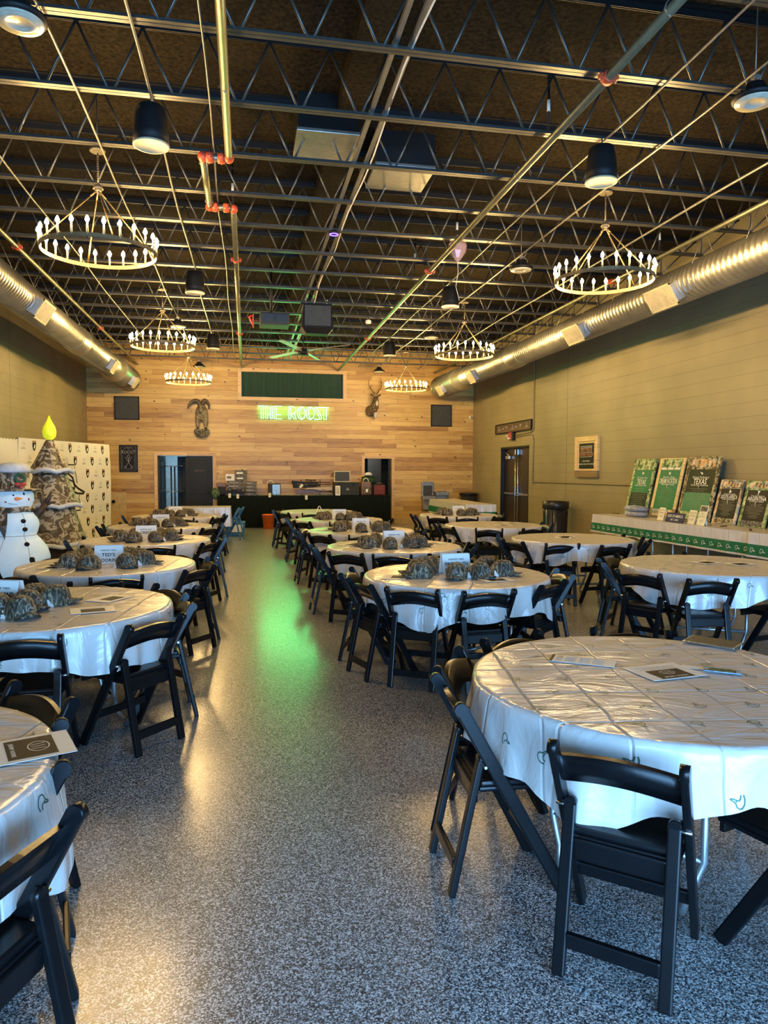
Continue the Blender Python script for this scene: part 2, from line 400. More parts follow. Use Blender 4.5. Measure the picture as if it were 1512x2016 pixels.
def text_mesh(string, bold=0.0):
    key = (string, bold)
    if key not in _tc:
        cu = bpy.data.curves.new('txt', 'FONT'); cu.body = string; cu.size = 1; cu.resolution_u = 2; cu.offset = bold
        o = bpy.data.objects.new('txt', cu); COL.objects.link(o)
        bpy.context.view_layer.update()
        me = o.evaluated_get(bpy.context.evaluated_depsgraph_get()).to_mesh()
        _tc[key] = ([tuple(v.co) for v in me.vertices], [tuple(p.vertices) for p in me.polygons])
        bpy.data.objects.remove(o); bpy.data.curves.remove(cu)
    return _tc[key]
def tag(o, label, cat, group=None, kind=None):
    if label: o['label'] = label
    if cat: o['category'] = cat
    if group: o['group'] = group
    if kind: o['kind'] = kind
    return o
def thing(name, label, cat, loc=(0, 0, 0), rz=0.0, group=None):
    o = bpy.data.objects.new(name, None); COL.objects.link(o); o.location = loc; o.rotation_euler = (0, 0, rz)
    o.empty_display_size = 0.1
    return tag(o, label, cat, group)
def struct(o, label=None):
    o['kind'] = 'structure'
    if label: o['label'] = label
    return o
def kids(o): return [c for c in KC.get(o.name, [])]
KC = {}
def dup(root, loc, rz, label, group=None):
    r = root.copy(); COL.objects.link(r); r.location = loc; r.rotation_euler = (0, 0, rz); r['label'] = label
    if group: r['group'] = group
    ch1 = [o for o in ALLC(root)]
    for ch in ch1:
        c_ = ch.copy(); COL.objects.link(c_); c_.parent = r
        for g in ALLC(ch):
            d = g.copy(); COL.objects.link(d); d.parent = c_
    return r
_cc = {}
def ALLC(o):
    if o.name not in _cc: _cc[o.name] = [c for c in bpy.data.objects if c.parent == o]
    return _cc[o.name]
def rotM(x=0, y=0, z=0, t=(0, 0, 0)):
    from mathutils import Euler
    M = Euler((x, y, z)).to_matrix().to_4x4(); M.translation = Vector(t); return M
DUCK = [(-0.42, -0.62), (-0.55, -0.2), (-0.5, 0.25), (-0.25, 0.55), (0.08, 0.6), (0.33, 0.42), (0.43, 0.12), (0.62, -0.05), (0.98, -0.24), (0.92, -0.3), (0.6, -0.27), (0.38, -0.18), (0.36, 0.02)]
DUCK2 = [(0.38, -0.18), (0.1, -0.12), (-0.08, -0.3), (-0.12, -0.62)]

# ------------------------------------------------------------------ room shell
def wall_x(name, Y, holes, x0, x1, z0, z1, th, m_, side=1):
    # wall in the XZ plane with rectangular holes, thickness th behind (side*th in Y)
    b = MB(); xs = sorted({x0, x1, *[h[0] for h in holes], *[h[1] for h in holes]}); zs = sorted({z0, z1, *[h[2] for h in holes], *[h[3] for h in holes]})
    for a, c_ in zip(xs, xs[1:]):
        for d, e in zip(zs, zs[1:]):
            mx, mz = (a+c_)/2, (d+e)/2
            if any(h[0] < mx < h[1] and h[2] < mz < h[3] for h in holes): continue
            b.box((mx, Y+side*th/2, mz), (c_-a, th, e-d))
    return struct(b.build(name, m_))
struct(MB().box(((XL+XR)/2, (YF+YB)/2+2, -0.05), (XR-XL+0.6, YB-YF+5, 0.1)).build('floor', 'speckled epoxy flake floor'))
struct(MB().box(((XL+XR)/2, (YF+YB)/2, ZC+0.05), (XR-XL+0.6, YB-YF+0.6, 0.1)).build('ceiling', 'dark insulation deck'))
struct(MB().box((XL-0.1, (YF+YB)/2, ZC/2), (0.2, YB-YF, ZC)).build('wall_left', 'olive khaki painted block'))
DY0, DY1, DZ = 16.72, 18.72, 2.27
b = MB()
b.box((XR+0.1, (YF+DY0)/2, ZC/2), (0.2, DY0-YF, ZC)); b.box((XR+0.1, (DY1+YB)/2, ZC/2), (0.2, YB-DY1, ZC)); b.box((XR+0.1, (DY0+DY1)/2, (DZ+ZC)/2), (0.2, DY1-DY0, ZC-DZ))
struct(b.build('wall_right', 'olive khaki painted block'))
wall_x('wall_back', YB, [(-2.49, -0.95, -1, 2.035), (3.50, 4.33, -1, 1.985), (-0.125, 2.85, 3.752, 4.475)], XL, XR, 0.0, ZC, 0.16, 'honey knotty pine planks')
wall_x('wall_front', YF, [(-2.6, 5.8, -1, 2.5)], XL, XR, 0.0, ZC, 0.2, 'olive khaki painted block', -1)
# trims
def trimbox(name, x0, x1, z0, z1, w=0.09, bottom=False):
    b = MB(); Y = YB-0.015
    b.box((x0-w/2, Y, (z0+z1+w)/2), (w, 0.03, z1-z0+w)); b.box((x1+w/2, Y, (z0+z1+w)/2), (w, 0.03, z1-z0+w)); b.box(((x0+x1)/2, Y, z1+w/2), (x1-x0, 0.03, w))
    if bottom: b.box(((x0+x1)/2, Y, z0-w/2), (x1-x0+2*w, 0.03, w))
    return struct(b.build(name, 'pale pine trim'))
trimbox('trim_1', -2.49, -0.95, 0, 2.035); trimbox('trim_2', 3.50, 4.33, 0, 1.985); trimbox('trim_3', -0.125, 2.85, 3.752, 4.475, 0.1, True)
struct(MB().box(((4.43+XR)/2, YB-0.012, 0.09), (XR-4.43, 0.024, 0.18)).build('baseboard_back', 'hardboard tan'))
struct(MB().box(((XL-2.6)/2, YB-0.012, 0.09), (-2.6-XL, 0.024, 0.18)).build('baseboard_left', 'hardboard tan'))
# rooms beyond the openings
b = MB(); b.box((-0.4, 24.0, 1.3), (6.0, 0.1, 2.6)); b.box((0.3, 22.7, 1.3), (0.08, 2.6, 2.6)); b.box((-0.4, 22.7, 2.65), (6.0, 2.6, 0.1)); b.box((-3.4, 22.7, 1.3), (0.08, 2.6, 2.6))
struct(b.build('wall_hallway', 'grey blue hallway paint'))
b = MB(); b.box((3.9, 24.0, 1.3), (4.0, 0.1, 2.6)); b.box((2.2, 22.7, 1.3), (0.08, 2.6, 2.6)); b.box((5.6, 22.7, 1.3), (0.08, 2.6, 2.6)); b.box((3.9, 22.7, 2.65), (4.0, 2.6, 0.1))
struct(b.build('wall_backroom', 'khaki steel frame'))
b = MB(); b.box((3.62, 22.2, 1.0), (0.28, 0.05, 2.0)); b.box((4.25, 21.9, 1.0), (0.22, 0.05, 2.0))  # two upright black sheets just inside the right doorway
tag(b.build('black_doorway_panel', 'black green table skirt'), 'black panels standing inside the narrow right doorway', 'curtain')
# curtain in the high opening
b = MB(); N = 60
pts = [(-0.12+2.965*i/N, YB+0.10+0.012*math.sin(i*1.9)+0.01*math.sin(i*0.7)) for i in range(N+1)]
for (x0, y0), (x1, y1) in zip(pts, pts[1:]):
    b.poly([(x0, y0, 3.752), (x1, y1, 3.752), (x1, y1, 4.475), (x0, y0, 4.475)])
for x in (0.62, 1.36, 2.1): b.box((x, YB+0.085, 4.11), (0.006, 0.01, 0.72))
tag(b.build('stage_curtain', 'green stage curtain'), 'dark green curtain filling the high framed opening above neon sign', 'curtain')
# doors (left double door in back wall)
def panel_door(name, w, h, m_, handle=True):
    b = MB(); b.box((w/2, 0, h/2), (w, 0.045, h))
    d = b.build(name, m_)
    q = MB()
    for (z0, z1) in ((1.06, 1.88), (0.15, 0.93)):
        x0, x1 = 0.13, w-0.13
        for s_ in (-1,):
            y = s_*0.026
            q.box(((x0+x1)/2, y, z0), (x1-x0, 0.012, 0.018)); q.box(((x0+x1)/2, y, z1), (x1-x0, 0.012, 0.018))
            q.box((x0, y, (z0+z1)/2), (0.018, 0.012, z1-z0)); q.box((x1, y, (z0+z1)/2), (0.018, 0.012, z1-z0))
    q.build('door_panel_moulding', 'gun black', d)
    return struct(d)
d = panel_door('door_1', 0.76, 2.02, 'charcoal door paint'); d.location = (-1.72, YB+0.05, 0.005)
q = MB(); q.text('RESTROOM', 0.036, rotM(PI/2, 0, 0, (0.385, -0.024, 1.58)), 1.0, bold=0.01); q.build('door_lettering', 'antler brown', d)
d = panel_door('door_2', 0.76, 2.02, 'navy door paint'); d.location = (-2.47, YB+0.12, 0.005); d.rotation_euler = (0, 0, R(83))
d = panel_door('door_4', 0.62, 2.02, 'navy door paint'); d.location = (-2.02, YB+0.95, 0.005); d.rotation_euler = (0, 0, R(-8))
# right wall double door
dr = MB().box((XR+0.13, (DY0+DY1)/2, DZ/2), (0.04, DY1-DY0, DZ)).build('door_3', 'brown black door'); struct(dr)
b = MB(); ym = (DY0+DY1)/2
b.box((XR+0.10, ym, DZ/2), (0.02, 0.012, DZ)); b.build('door_gap', 'gun black', dr)
for s_ in (-1, 1):
    b = MB(); y = ym+s_*0.5
    b.box((XR+0.075, y, 1.02), (0.05, 0.86, 0.05), bev=0.006); b.box((XR+0.08, ym+s_*0.09, 1.02), (0.06, 0.10, 0.09), bev=0.008)
    b.tube([(XR+0.075, ym+s_*0.09, 0.05), (XR+0.075, ym+s_*0.09, 2.15)], 0.016, 8); b.box((XR+0.08, ym+s_*0.09, 2.12), (0.05, 0.06, 0.14), bev=0.006)
    b.build('panic_bar', 'dull chrome', dr)
b = MB(); b.box((XR+0.07, DY1-0.38, DZ-0.28), (0.06, 0.28, 0.09), bev=0.01); b.tube([(XR+0.06, DY1-0.5, DZ-0.24), (XR+0.04, DY1-0.2, DZ-0.12)], 0.012, 6)
b.build('door_closer', 'dull chrome', dr)
b = MB(); b.box((XR+0.05, DY0+0.02, DZ/2), (0.1, 0.05, DZ)); b.box((XR+0.05, DY1-0.02, DZ/2), (0.1, 0.05, DZ)); b.box((XR+0.05, ym, DZ-0.025), (0.1, DY1-DY0, 0.05))
b.build('door_frame', 'black top chord steel', dr)

# ------------------------------------------------------------------ ceiling steel
ORD = ['nearest', 'second', 'third', 'fourth', 'fifth', 'sixth', 'seventh', 'eighth', 'ninth', 'tenth', 'eleventh', 'twelfth', 'thirteenth', 'fourteenth', 'fifteenth', 'sixteenth', 'seventeenth', 'eighteenth', 'nineteenth', 'twentieth']
XJ0, XJ1 = -3.8, 6.34
b = MB()
for dy in (-0.022, 0.022):
    b.box(((XJ0+XJ1)/2, dy, ZJ+0.0), (XJ1-XJ0, 0.036, 0.006)); b.box(((XJ0+XJ1)/2, dy*0.35, ZJ+0.018), (XJ1-XJ0, 0.005, 0.036))
jb = b
bot = b
b = MB()
for dy in (-0.03, 0.03):
    b.box(((XL+XR)/2, dy, ZC-0.006), (XR-XL, 0.05, 0.010)); b.box(((XL+XR)/2, dy*0.3, ZC-0.035), (XR-XL, 0.006, 0.055))
top = b
b = MB(); p = 0.505; x = 0.974 - p*9
while x < XJ1-0.1:
    if x > XJ0:
        b.tube([(x-0.02, 0, ZJ+0.02), (x-p/2, 0, ZC-0.05)], 0.011, 6); b.tube([(x+0.02, 0, ZJ+0.02), (x+p/2, 0, ZC-0.05)], 0.011, 6)
    x += p
b.tube([(XJ1-0.03, 0, ZJ), (XJ1-0.03, 0, ZC-0.05)], 0.014, 6); b.tube([(XJ1-0.03, 0, ZJ), (XR-0.02, 0, ZC-0.05)], 0.011, 6)
b.tube([(XJ0+0.03, 0, ZJ), (XJ0+0.03, 0, ZC-0.05)], 0.014, 6); b.tube([(XJ0+0.03, 0, ZJ), (XL+0.02, 0, ZC-0.05)], 0.011, 6)
j0 = thing('steel_joist', '', 'roof joist', (0, 4.23, 0), group='open web steel roof joists')
bot.build('bottom_chord', 'dark joist steel', j0); top.build('top_chord', 'black top chord steel', j0); b.build('web', 'dark joist steel', j0)
NJ = 17
for k in range(NJ):
    lab = f'open web steel roof joist, {ORD[k]} of the row counting from the camera' if k else 'open web steel roof joist, nearest the camera at the top of photo'
    if k == 0: j0['label'] = lab
    else: dup(j0, (0, 4.23+k*0.992, 0), 0, lab)
def pipe(name, pts, r, m_, label, cat, group=None, n=10):
    b = MB(); b.tube(pts, r, n); return tag(b.build(name, m_), label, cat, group)
def coupling(c, axis, parent, r=0.052):
    b = MB(); c = Vector(c)
    prof = [(r, -0.035), (r*1.22, -0.03), (r*1.22, 0.03), (r, 0.035)]
    b.lathe(prof, c, 16, axis=axis)
    sd = Vector((1, 0, 0)) if axis == 'Y' else Vector((0, 1, 0))
    for s_ in (-1, 1): b.box(c+sd*(s_*r*1.4), (0.04, 0.04, 0.035), bev=0.006); b.tube([c+sd*(s_*r*1.45)-Vector((0, 0, 0.035)), c+sd*(s_*r*1.45)+Vector((0, 0, 0.035))], 0.007, 6)
    return b.build('coupling', 'orange red coupling', parent)
ZP = 4.58
def tpipe(label, segs, r, coups, loops=()):
    t_ = thing('sprinkler_pipe', label, 'sprinkler pipe', (0, 0, 0), group='steel sprinkler pipes under the joists')
    for s_ in segs: b = MB(); b.tube(s_, r, 12); b.build('pipe_run', 'aged sprinkler pipe', t_)
    for c_, ax in coups: coupling(c_, ax, t_, r*1.15)
    for y, x in loops:
        b = MB(); b.tube([(x, y, 4.66), (x-0.03, y, 4.62), (x-r*1.2, y, ZP), (x, y, ZP-r*1.2), (x+r*1.2, y, ZP), (x+0.03, y, 4.62)], 0.006, 6, closed=True); b.build('hanger_ring', 'zinc conduit', t_)
    return t_
tpipe('long steel sprinkler pipe running diagonally in the photo right of centre', [[(2.69, 1.5, ZP), (2.69, 21.1, ZP)]], 0.036, [((2.69, 5.1, ZP), 'Y'), ((2.69, 10.4, ZP), 'Y'), ((2.69, 15.9, ZP), 'Y')], [(4.3, 2.69), (6.9, 2.69), (9, 2.69), (12.6, 2.69)])
sp = tpipe('steel sprinkler pipe left of centre with orange couplings and a sideways jog', [[(-0.14, 1.5, ZP), (-0.14, 7.02, ZP)], [(-0.17, 7.10, ZP), (-0.36, 7.10, ZP)], [(-0.38, 7.15, ZP), (-0.38, 8.36, ZP)], [(-0.35, 8.40, ZP), (-0.15, 8.40, ZP)], [(-0.12, 8.45, ZP), (-0.12, 21.1, ZP)]], 0.035,
    [((-0.21, 7.10, ZP), 'X'), ((-0.32, 7.10, ZP), 'X'), ((-0.32, 8.40, ZP), 'X'), ((-0.20, 8.40, ZP), 'X'), ((-0.12, 10.4, ZP), 'Y'), ((-0.12, 15.9, ZP), 'Y')], [(5.8, -0.14), (7.25, -0.38), (8.25, -0.38), (11.4, -0.12)])
for (x, y) in ((-0.14, 7.08), (-0.38, 7.10), (-0.38, 8.40), (-0.12, 8.42)):
    b = MB(); b.ball((x, y, ZP), 0.050, 12); b.build('elbow', 'orange red coupling', sp)
tpipe('steel sprinkler pipe running beside the left duct', [[(-2.97, 1.5, ZP), (-2.97, 21.1, ZP)]], 0.03, [((-2.97, 10.4, ZP), 'Y'), ((-2.97, 15.9, ZP), 'Y')])
tpipe('steel sprinkler pipe running beside the right duct', [[(5.62, 1.5, ZP), (5.62, 21.1, ZP)]], 0.03, [((5.62, 10.4, ZP), 'Y')])
CD = [(-1.31, 0.014, 'thin zinc conduit carrying the left chandeliers'), (-0.74, 0.016, 'thin zinc conduit carrying the left row of pendant speakers'), (-0.28, 0.012, 'thin zinc conduit just left of the jogged sprinkler pipe'), (3.21, 0.014, 'thin zinc conduit carrying the right row of pendant speakers'), (3.78, 0.016, 'thin zinc conduit carrying the right chandeliers'), (5.0, 0.02, 'zinc conduit between right chandeliers and right duct'), (-2.3, 0.014, 'thin zinc conduit between left chandeliers and left duct')]
for x, r, lab in CD:
    pts = []; y = 1.5
    while y < 20.8: pts.append((x+0.012*math.sin(y*1.3), y, ZJ-0.02-0.012*abs(math.sin(y*0.9)))); y += 0.8
    pipe('conduit', pts, r*0.72, 'zinc conduit', lab, 'conduit', 'conduits strapped under the joists', 8)
tr = thing('cable_tray', 'paired long steel rails with wires running down the middle of ceiling', 'cable tray')
for dx in (-0.06, 0.06):
    b = MB(); b.box((1.14+dx, 10.6, ZJ+0.05), (0.035, 19, 0.035)); b.build('rail', 'zinc conduit', tr)
b = MB(); b.tube([(1.22+0.02*math.sin(y*2), y, ZJ+0.02+0.02*math.sin(y*1.3)) for y in [2+0.5*i for i in range(34)]], 0.008, 6); b.build('wire', 'white paper', tr)
b = MB(); b.box((1.02, 10.6, ZC-0.085), (0.26, 20.6, 0.16)); tag(b.build('ceiling_girder', 'dark insulation deck'), 'dark boxed girder above the cable rails along ceiling middle', 'girder')
# HVAC boxes
for (x0, x1, y0, y1, w_) in ((0.51, 0.90, 7.02, 7.63, 'left'), (1.37, 2.03, 7.62, 8.29, 'right')):
    x0_, x1_ = (0.5, 1.11) if w_ == 'left' else (1.37, 2.03)
    t_ = thing('duct_box', f'black ceiling duct box with shiny steel underside, {w_} of the middle pair', 'duct box', ((x0_+x1_)/2, (y0+y1)/2, 4.88), group='ceiling duct boxes')
    b = MB(); b.box((0, 0, 0.2), (x1_-x0_-0.02, y1-y0-0.02, 0.34)); b.build('housing', 'black top chord steel', t_)
    b = MB(); b.box((0, 0, 0.01), (x1_-x0_, y1-y0, 0.035), bev=0.006); b.build('bottom_pan', 'brushed duct box steel', t_)
# spiral ducts
def duct(name, xc, zc, label, side):
    t_ = thing(name, label, 'duct', (xc, 0, zc), group='spiral air ducts')
    def run(y0, y1, r):
        prof = []; y = y0
        while y < y1-0.09:
            prof += [(r, y), (r, y+0.066), (r+0.011, y+0.074), (r+0.011, y+0.084)]; y += 0.095
        prof.append((r, y1)); return prof
    for (y0, y1, r) in ((-2.8, 14.2, 0.225), (14.7, 18.0, 0.25), (18.4, 20.55, 0.31)):
        b = MB(); b.lathe(run(y0, y1, r), (0, 0, 0), 40, axis='Y'); b.build('duct_section', 'galvanised steel', t_)
    b = MB(); b.lathe([(0.232, 14.15), (0.236, 14.2), (0.262, 14.45), (0.262, 14.72), (0.25, 14.75)], (0, 0, 0), 40, axis='Y'); b.build('reducer', 'galvanised steel', t_)
    b = MB(); b.lathe([(0.252, 17.95), (0.255, 18.0), (0.318, 18.3), (0.318, 18.45), (0.31, 18.5)], (0, 0, 0), 40, axis='Y'); b.build('reducer', 'galvanised steel', t_)
    b = MB(); b.lathe([(0.318, 20.5), (0.33, 20.52), (0.33, 20.62), (0.27, 20.66), (0.001, 20.66)], (0, 0, 0), 40, axis='Y'); b.build('end_cap', 'dull chrome', t_)
    for y, r in ((8.72, 0.225), (11.3, 0.225), (16.82, 0.25), (19.5, 0.31)):
        ang = R(-32); dx, dz = side*math.cos(ang), math.sin(ang)
        nrm = Vector((dx, 0, dz)); upv = Vector((-dz*side*side, 0, dx)) if True else None
        upv = Vector((0, 1, 0)).cross(nrm)
        M3 = Matrix((nrm, Vector((0, 1, 0)), upv)).transposed()
        b = MB(); b.box(nrm*(r*0.55+0.08)+Vector((0, y, 0)), (r*0.9+0.04, 0.56 if y < 12 else 0.40, 0.24), M3); 
        g = b.build('grille_box', 'grey leg steel', t_)
        b = MB(); c_ = nrm*(r+0.10)+Vector((0, y, 0)); L = 0.60 if y < 12 else 0.44
        b.box(c_+upv*0.14, (0.02, L, 0.03), M3); b.box(c_-upv*0.14, (0.02, L, 0.03), M3)
        for s_ in (-1, 1): b.box(c_+Vector((0, s_*(L/2-0.015), 0)), (0.02, 0.03, 0.30), M3)
        n_ = int(L/0.022)
        for i in range(n_): b.box(c_+Vector((0, -L/2+0.03+i*(L-0.06)/(n_-1), 0)), (0.012, 0.010, 0.27), M3)
        b.build('louvre_face', 'cream speaker grille', g)
    for k in range(NJ):
        y = 4.23+k*0.992
        r = 0.225 if y < 14.3 else (0.25 if y < 18.2 else 0.31)
        b = MB()
        for s_ in (-1, 1): b.tube([(0, y, ZJ-zc), (s_*r*0.8, y, r*0.62)], 0.004, 4)
        b.ball((0, y, ZJ-zc-0.03), 0.014, 6); b.build('hanger_cable', 'zinc conduit', t_)
    return t_
duct('spiral_duct', 5.69, 4.09, 'long ribbed round galvanised duct along the right wall', -1)
duct('spiral_duct', -3.15, 4.09, 'long ribbed round galvanised duct along the left wall', 1)

# ------------------------------------------------------------------ chandeliers
t_ = thing('ring_chandelier', '', 'chandelier', (0, 0, 0), group='ring chandeliers')
Rr = 0.525
b = MB(); n = 64
for (r, z0, z1) in ((Rr, -0.025, 0.025),):
    ring = [[], [], [], []]
    for k in range(n):
        a = 2*PI*k/n
        for i, (rr, zz) in enumerate(((r+0.005, -0.019), (r+0.005, 0.019), (r-0.005, 0.019), (r-0.005, -0.019))): ring[i].append(b.b.verts.new((rr*math.cos(a), rr*math.sin(a), zz)))
    for i in range(4):
        for k in range(n): b._f((ring[i][k], ring[i][(k+1) % n], ring[(i+1) % 4][(k+1) % n], ring[(i+1) % 4][k]))
b.build('ring_band', 'chandelier rim', t_)
b = MB()
for k in range(4):
    a = 2*PI*k/4+0.4; p1 = Vector((Rr*math.cos(a), Rr*math.sin(a), 0.02)); p0 = Vector((0.02*math.cos(a), 0.02*math.sin(a), 0.56))
    b.tube([p0, p0.lerp(p1, 0.1)], 0.008, 6); b.tube([p0.lerp(p1, 0.1), p1], 0.0065, 6)
b.build('suspension_rod', 'chandelier rim', t_)
b = MB(); b.ball((0, 0, 0.58), 0.035, 10); b.lathe([(0.05, 0.585), (0.03, 0.62), (0.01, 0.63)], n=12); b.tube([(0, 0, 0.62), (0, 0, 0.92)], 0.007, 6)
for i in range(12): b.lathe([(0.011, 0.64+i*0.022), (0.011, 0.645+i*0.022)], n=6)
b.lathe([(0.07, 0.93), (0.075, 0.95), (0.03, 0.965)], n=16); b.tube([(0, 0, 0.96), (0, 0, ZC-3.70)], 0.005, 5); b.build('canopy_and_chain', 'chandelier dark iron', t_)
sl = MB(); sl.tube([(0, 0, 0), (0, 0, 0.108)], 0.009, 8); slm = sl.build('candle', 'candle sleeve', t_)
bl = MB(); bl.lathe([(0.006, 0.106), (0.016, 0.118), (0.0195, 0.132), (0.012, 0.152), (0.003, 0.168)], n=8); blm = bl.build('bulb', 'warm bulb', slm)
for k in range(24):
    a = 2*PI*k/24
    o = slm if k == 0 else slm.copy()
    if k: COL.objects.link(o)
    o.location = (Rr*math.cos(a), Rr*math.sin(a), 0.0); o.parent = t_
    if k:
        q = blm.copy(); COL.objects.link(q); q.parent = o
chl = [((-1.36, 7.31), 'lit candle ring chandelier, largest and nearest on the left'), ((3.85, 7.30), 'lit candle ring chandelier, largest and nearest on the right'), ((-1.36, 12.6), 'lit candle ring chandelier in the middle of the left row'), ((3.87, 12.45), 'lit candle ring chandelier in the middle of the right row'), ((-1.33, 17.6), 'lit candle ring chandelier farthest back on the left, above ram mount'), ((4.02, 17.9), 'lit candle ring chandelier farthest back on the right, near deer mount')]
for i, ((x, y), lab) in enumerate(chl):
    if i == 0: t_.location = (x, y, 3.70); t_['label'] = lab
    else: dup(t_, (x, y, 3.70), 0, lab)

# ------------------------------------------------------------------ ceiling fixtures
def spk(loc, lab):
    t_ = thing('pendant_speaker', lab, 'speaker', loc, group='pendant speakers')
    b = MB(); b.lathe([(0.10, 0.30), (0.115, 0.285), (0.128, 0.2), (0.140, 0.08), (0.145, 0.0)], n=28, capb=False); 
    b.b.faces.ensure_lookup_table(); b.build('shell', 'black speaker plastic', t_)
    b = MB(); b.lathe([(0.145, 0.0), (0.145, -0.012), (0.132, -0.014), (0.128, -0.006), (0.001, -0.002)], n=28); b.build('grille', 'cream speaker grille', t_)
    b = MB(); b.tube([(0, 0, 0.30), (0, 0, 0.38)], 0.006, 6); b.ball((0, 0, 0.32), 0.018, 8); b.build('hanging_cable', 'zinc conduit', t_)
for (x, y, lab) in ((-0.74, 6.21, 'black pendant speaker with cream face, nearest on the left'), (3.20, 6.16, 'black pendant speaker with cream face, nearest on the right'), (-0.73, 11.12, 'black pendant speaker with cream face, second on the left'), (3.24, 11.2, 'black pendant speaker below the foil balloon, second on the right'), (-0.69, 16.1, 'small far black pendant speaker on left beyond chandeliers'), (3.25, 16.2, 'small far black pendant speaker on right beyond the balloon')):
    spk((x, y, 4.27), lab)
def ufo(loc, lab, on=False):
    t_ = thing('high_bay_light', lab, 'ceiling light', loc, group='round high bay lights')
    b = MB(); b.lathe([(0.15, 0.0), (0.165, 0.02), (0.165, 0.035), (0.10, 0.06), (0.07, 0.10), (0.065, 0.13), (0.02, 0.14)], n=32)
    for k in range(16):
        a = 2*PI*k/16; b.box((0.09*math.cos(a), 0.09*math.sin(a), 0.055), (0.06, 0.005, 0.04), rotM(0, 0, a).to_3x3())
    b.build('housing', 'black speaker plastic', t_)
    b = MB(); b.lathe([(0.148, 0.002), (0.14, -0.012), (0.12, -0.006), (0.118, -0.012), (0.06, -0.014), (0.058, -0.010), (0.001, -0.016)], n=32); b.build('lens', 'clear prismatic lens', t_)
    b = MB(); b.tube([(0, 0, 0.14), (0, 0, 0.17)], 0.012, 6); b.tube([(0, 0, 0.17), (0, 0, ZC-4.44)], 0.005, 5); b.box((0, 0, 0.18), (0.05, 0.05, 0.02)); b.tube([(0.08, 0, 0.06), (0.11, 0.02, 0.14), (0.04, 0.0, 0.18)], 0.004, 5); b.build('mount', 'zinc conduit', t_)
for (x, y, lab) in ((-1.38, 5.0, 'round high bay light cut by the top left corner'), (3.82, 4.95, 'round high bay light at the right edge, near top'), (3.80, 9.6, 'round high bay light between the two nearer right chandeliers'), (-1.30, 14.7, 'round high bay light just above middle left chandelier'), (3.87, 14.8, 'round high bay light just left above middle right chandelier'), (3.75, 20.2, 'small round high bay light farthest right, by deer mount'), (-1.25, 20.3, 'small round high bay light farthest left, above ram mount')):
    ufo((x, y, 4.44), lab)
# projector on pole
c = px(540, 632, Y=12.6)
t_ = thing('projector', 'dark projector hanging from a black pole left of the big speaker', 'projector', (c.x, c.y, c.z))
b = MB(); b.box((0, 0, 0), (0.50, 0.42, 0.2), bev=0.02); b.build('body', 'smoke grey panel', t_)
b = MB()
for x in (-0.12, 0.12): b.box((x, -0.215, 0.02), (0.22, 0.012, 0.13), bev=0.004)
b.box((0, -0.215, 0.02), (0.015, 0.016, 0.14)); b.build('vent_panel', 'navy door paint', t_)
b = MB(); b.tube([(-0.05, 0.05, 0.1), (-0.05, 0.05, ZC-c.z)], 0.025, 8); b.box((-0.05, 0.05, 0.12), (0.2, 0.2, 0.03)); b.build('mounting_pole', 'black speaker plastic', t_)
b = MB(); b.box((-0.36, -0.02, -0.02), (0.02, 0.2, 0.2)); b.tube([(-0.27, 0, 0), (-0.35, 0, 0.0)], 0.012, 6); b.tube([(-0.38, -0.05, 0.07), (-0.43, -0.05, 0.04), (-0.4, -0.06, -0.02), (-0.36, -0.06, -0.1)], 0.015, 6); b.build('red_bracket', 'orange red coupling', t_)  # side bracket coloured plain orange red
c = px(623, 630, Y=13.0)
t_ = thing('hanging_loudspeaker', 'large black loudspeaker cabinet hanging from shackles at ceiling centre', 'loudspeaker', (c.x, c.y, c.z))
b = MB(); prof = [(-0.25, -0.2, 0.24), (0.25, -0.2, 0.24), (0.27, -0.24, -0.2), (-0.27, -0.24, -0.2)]
b.poly([(-0.24, -0.2, 0.24), (0.24, -0.2, 0.24), (0.28, -0.24, -0.18), (-0.28, -0.24, -0.18)][::-1], (0, 0.42, 0))
b.poly([(-0.28, -0.24, -0.18), (0.28, -0.24, -0.18), (0.2, -0.16, -0.27), (-0.2, -0.16, -0.27)][::-1], (0, 0.26, 0)); b.build('cabinet', 'black speaker plastic', t_)
b = MB(); b.box((0, -0.245, 0.02), (0.46, 0.012, 0.36), rot=rotM(R(5), 0, 0).to_3x3()); b.build('grille', 'smoke grey panel', t_)
for x in (-0.19, 0.19):
    b = MB(); b.tube([(x, 0, 0.24), (x, 0, 0.42)], 0.008, 6); b.ball((x, 0, 0.36), 0.022, 8); b.ball((x, 0, 0.30), 0.018, 8); b.build('shackle', 'dull chrome', t_)
b = MB(); b.box((0, 0, 0.28), (0.56, 0.03, 0.03)); b.build('yoke', 'gun black', t_)
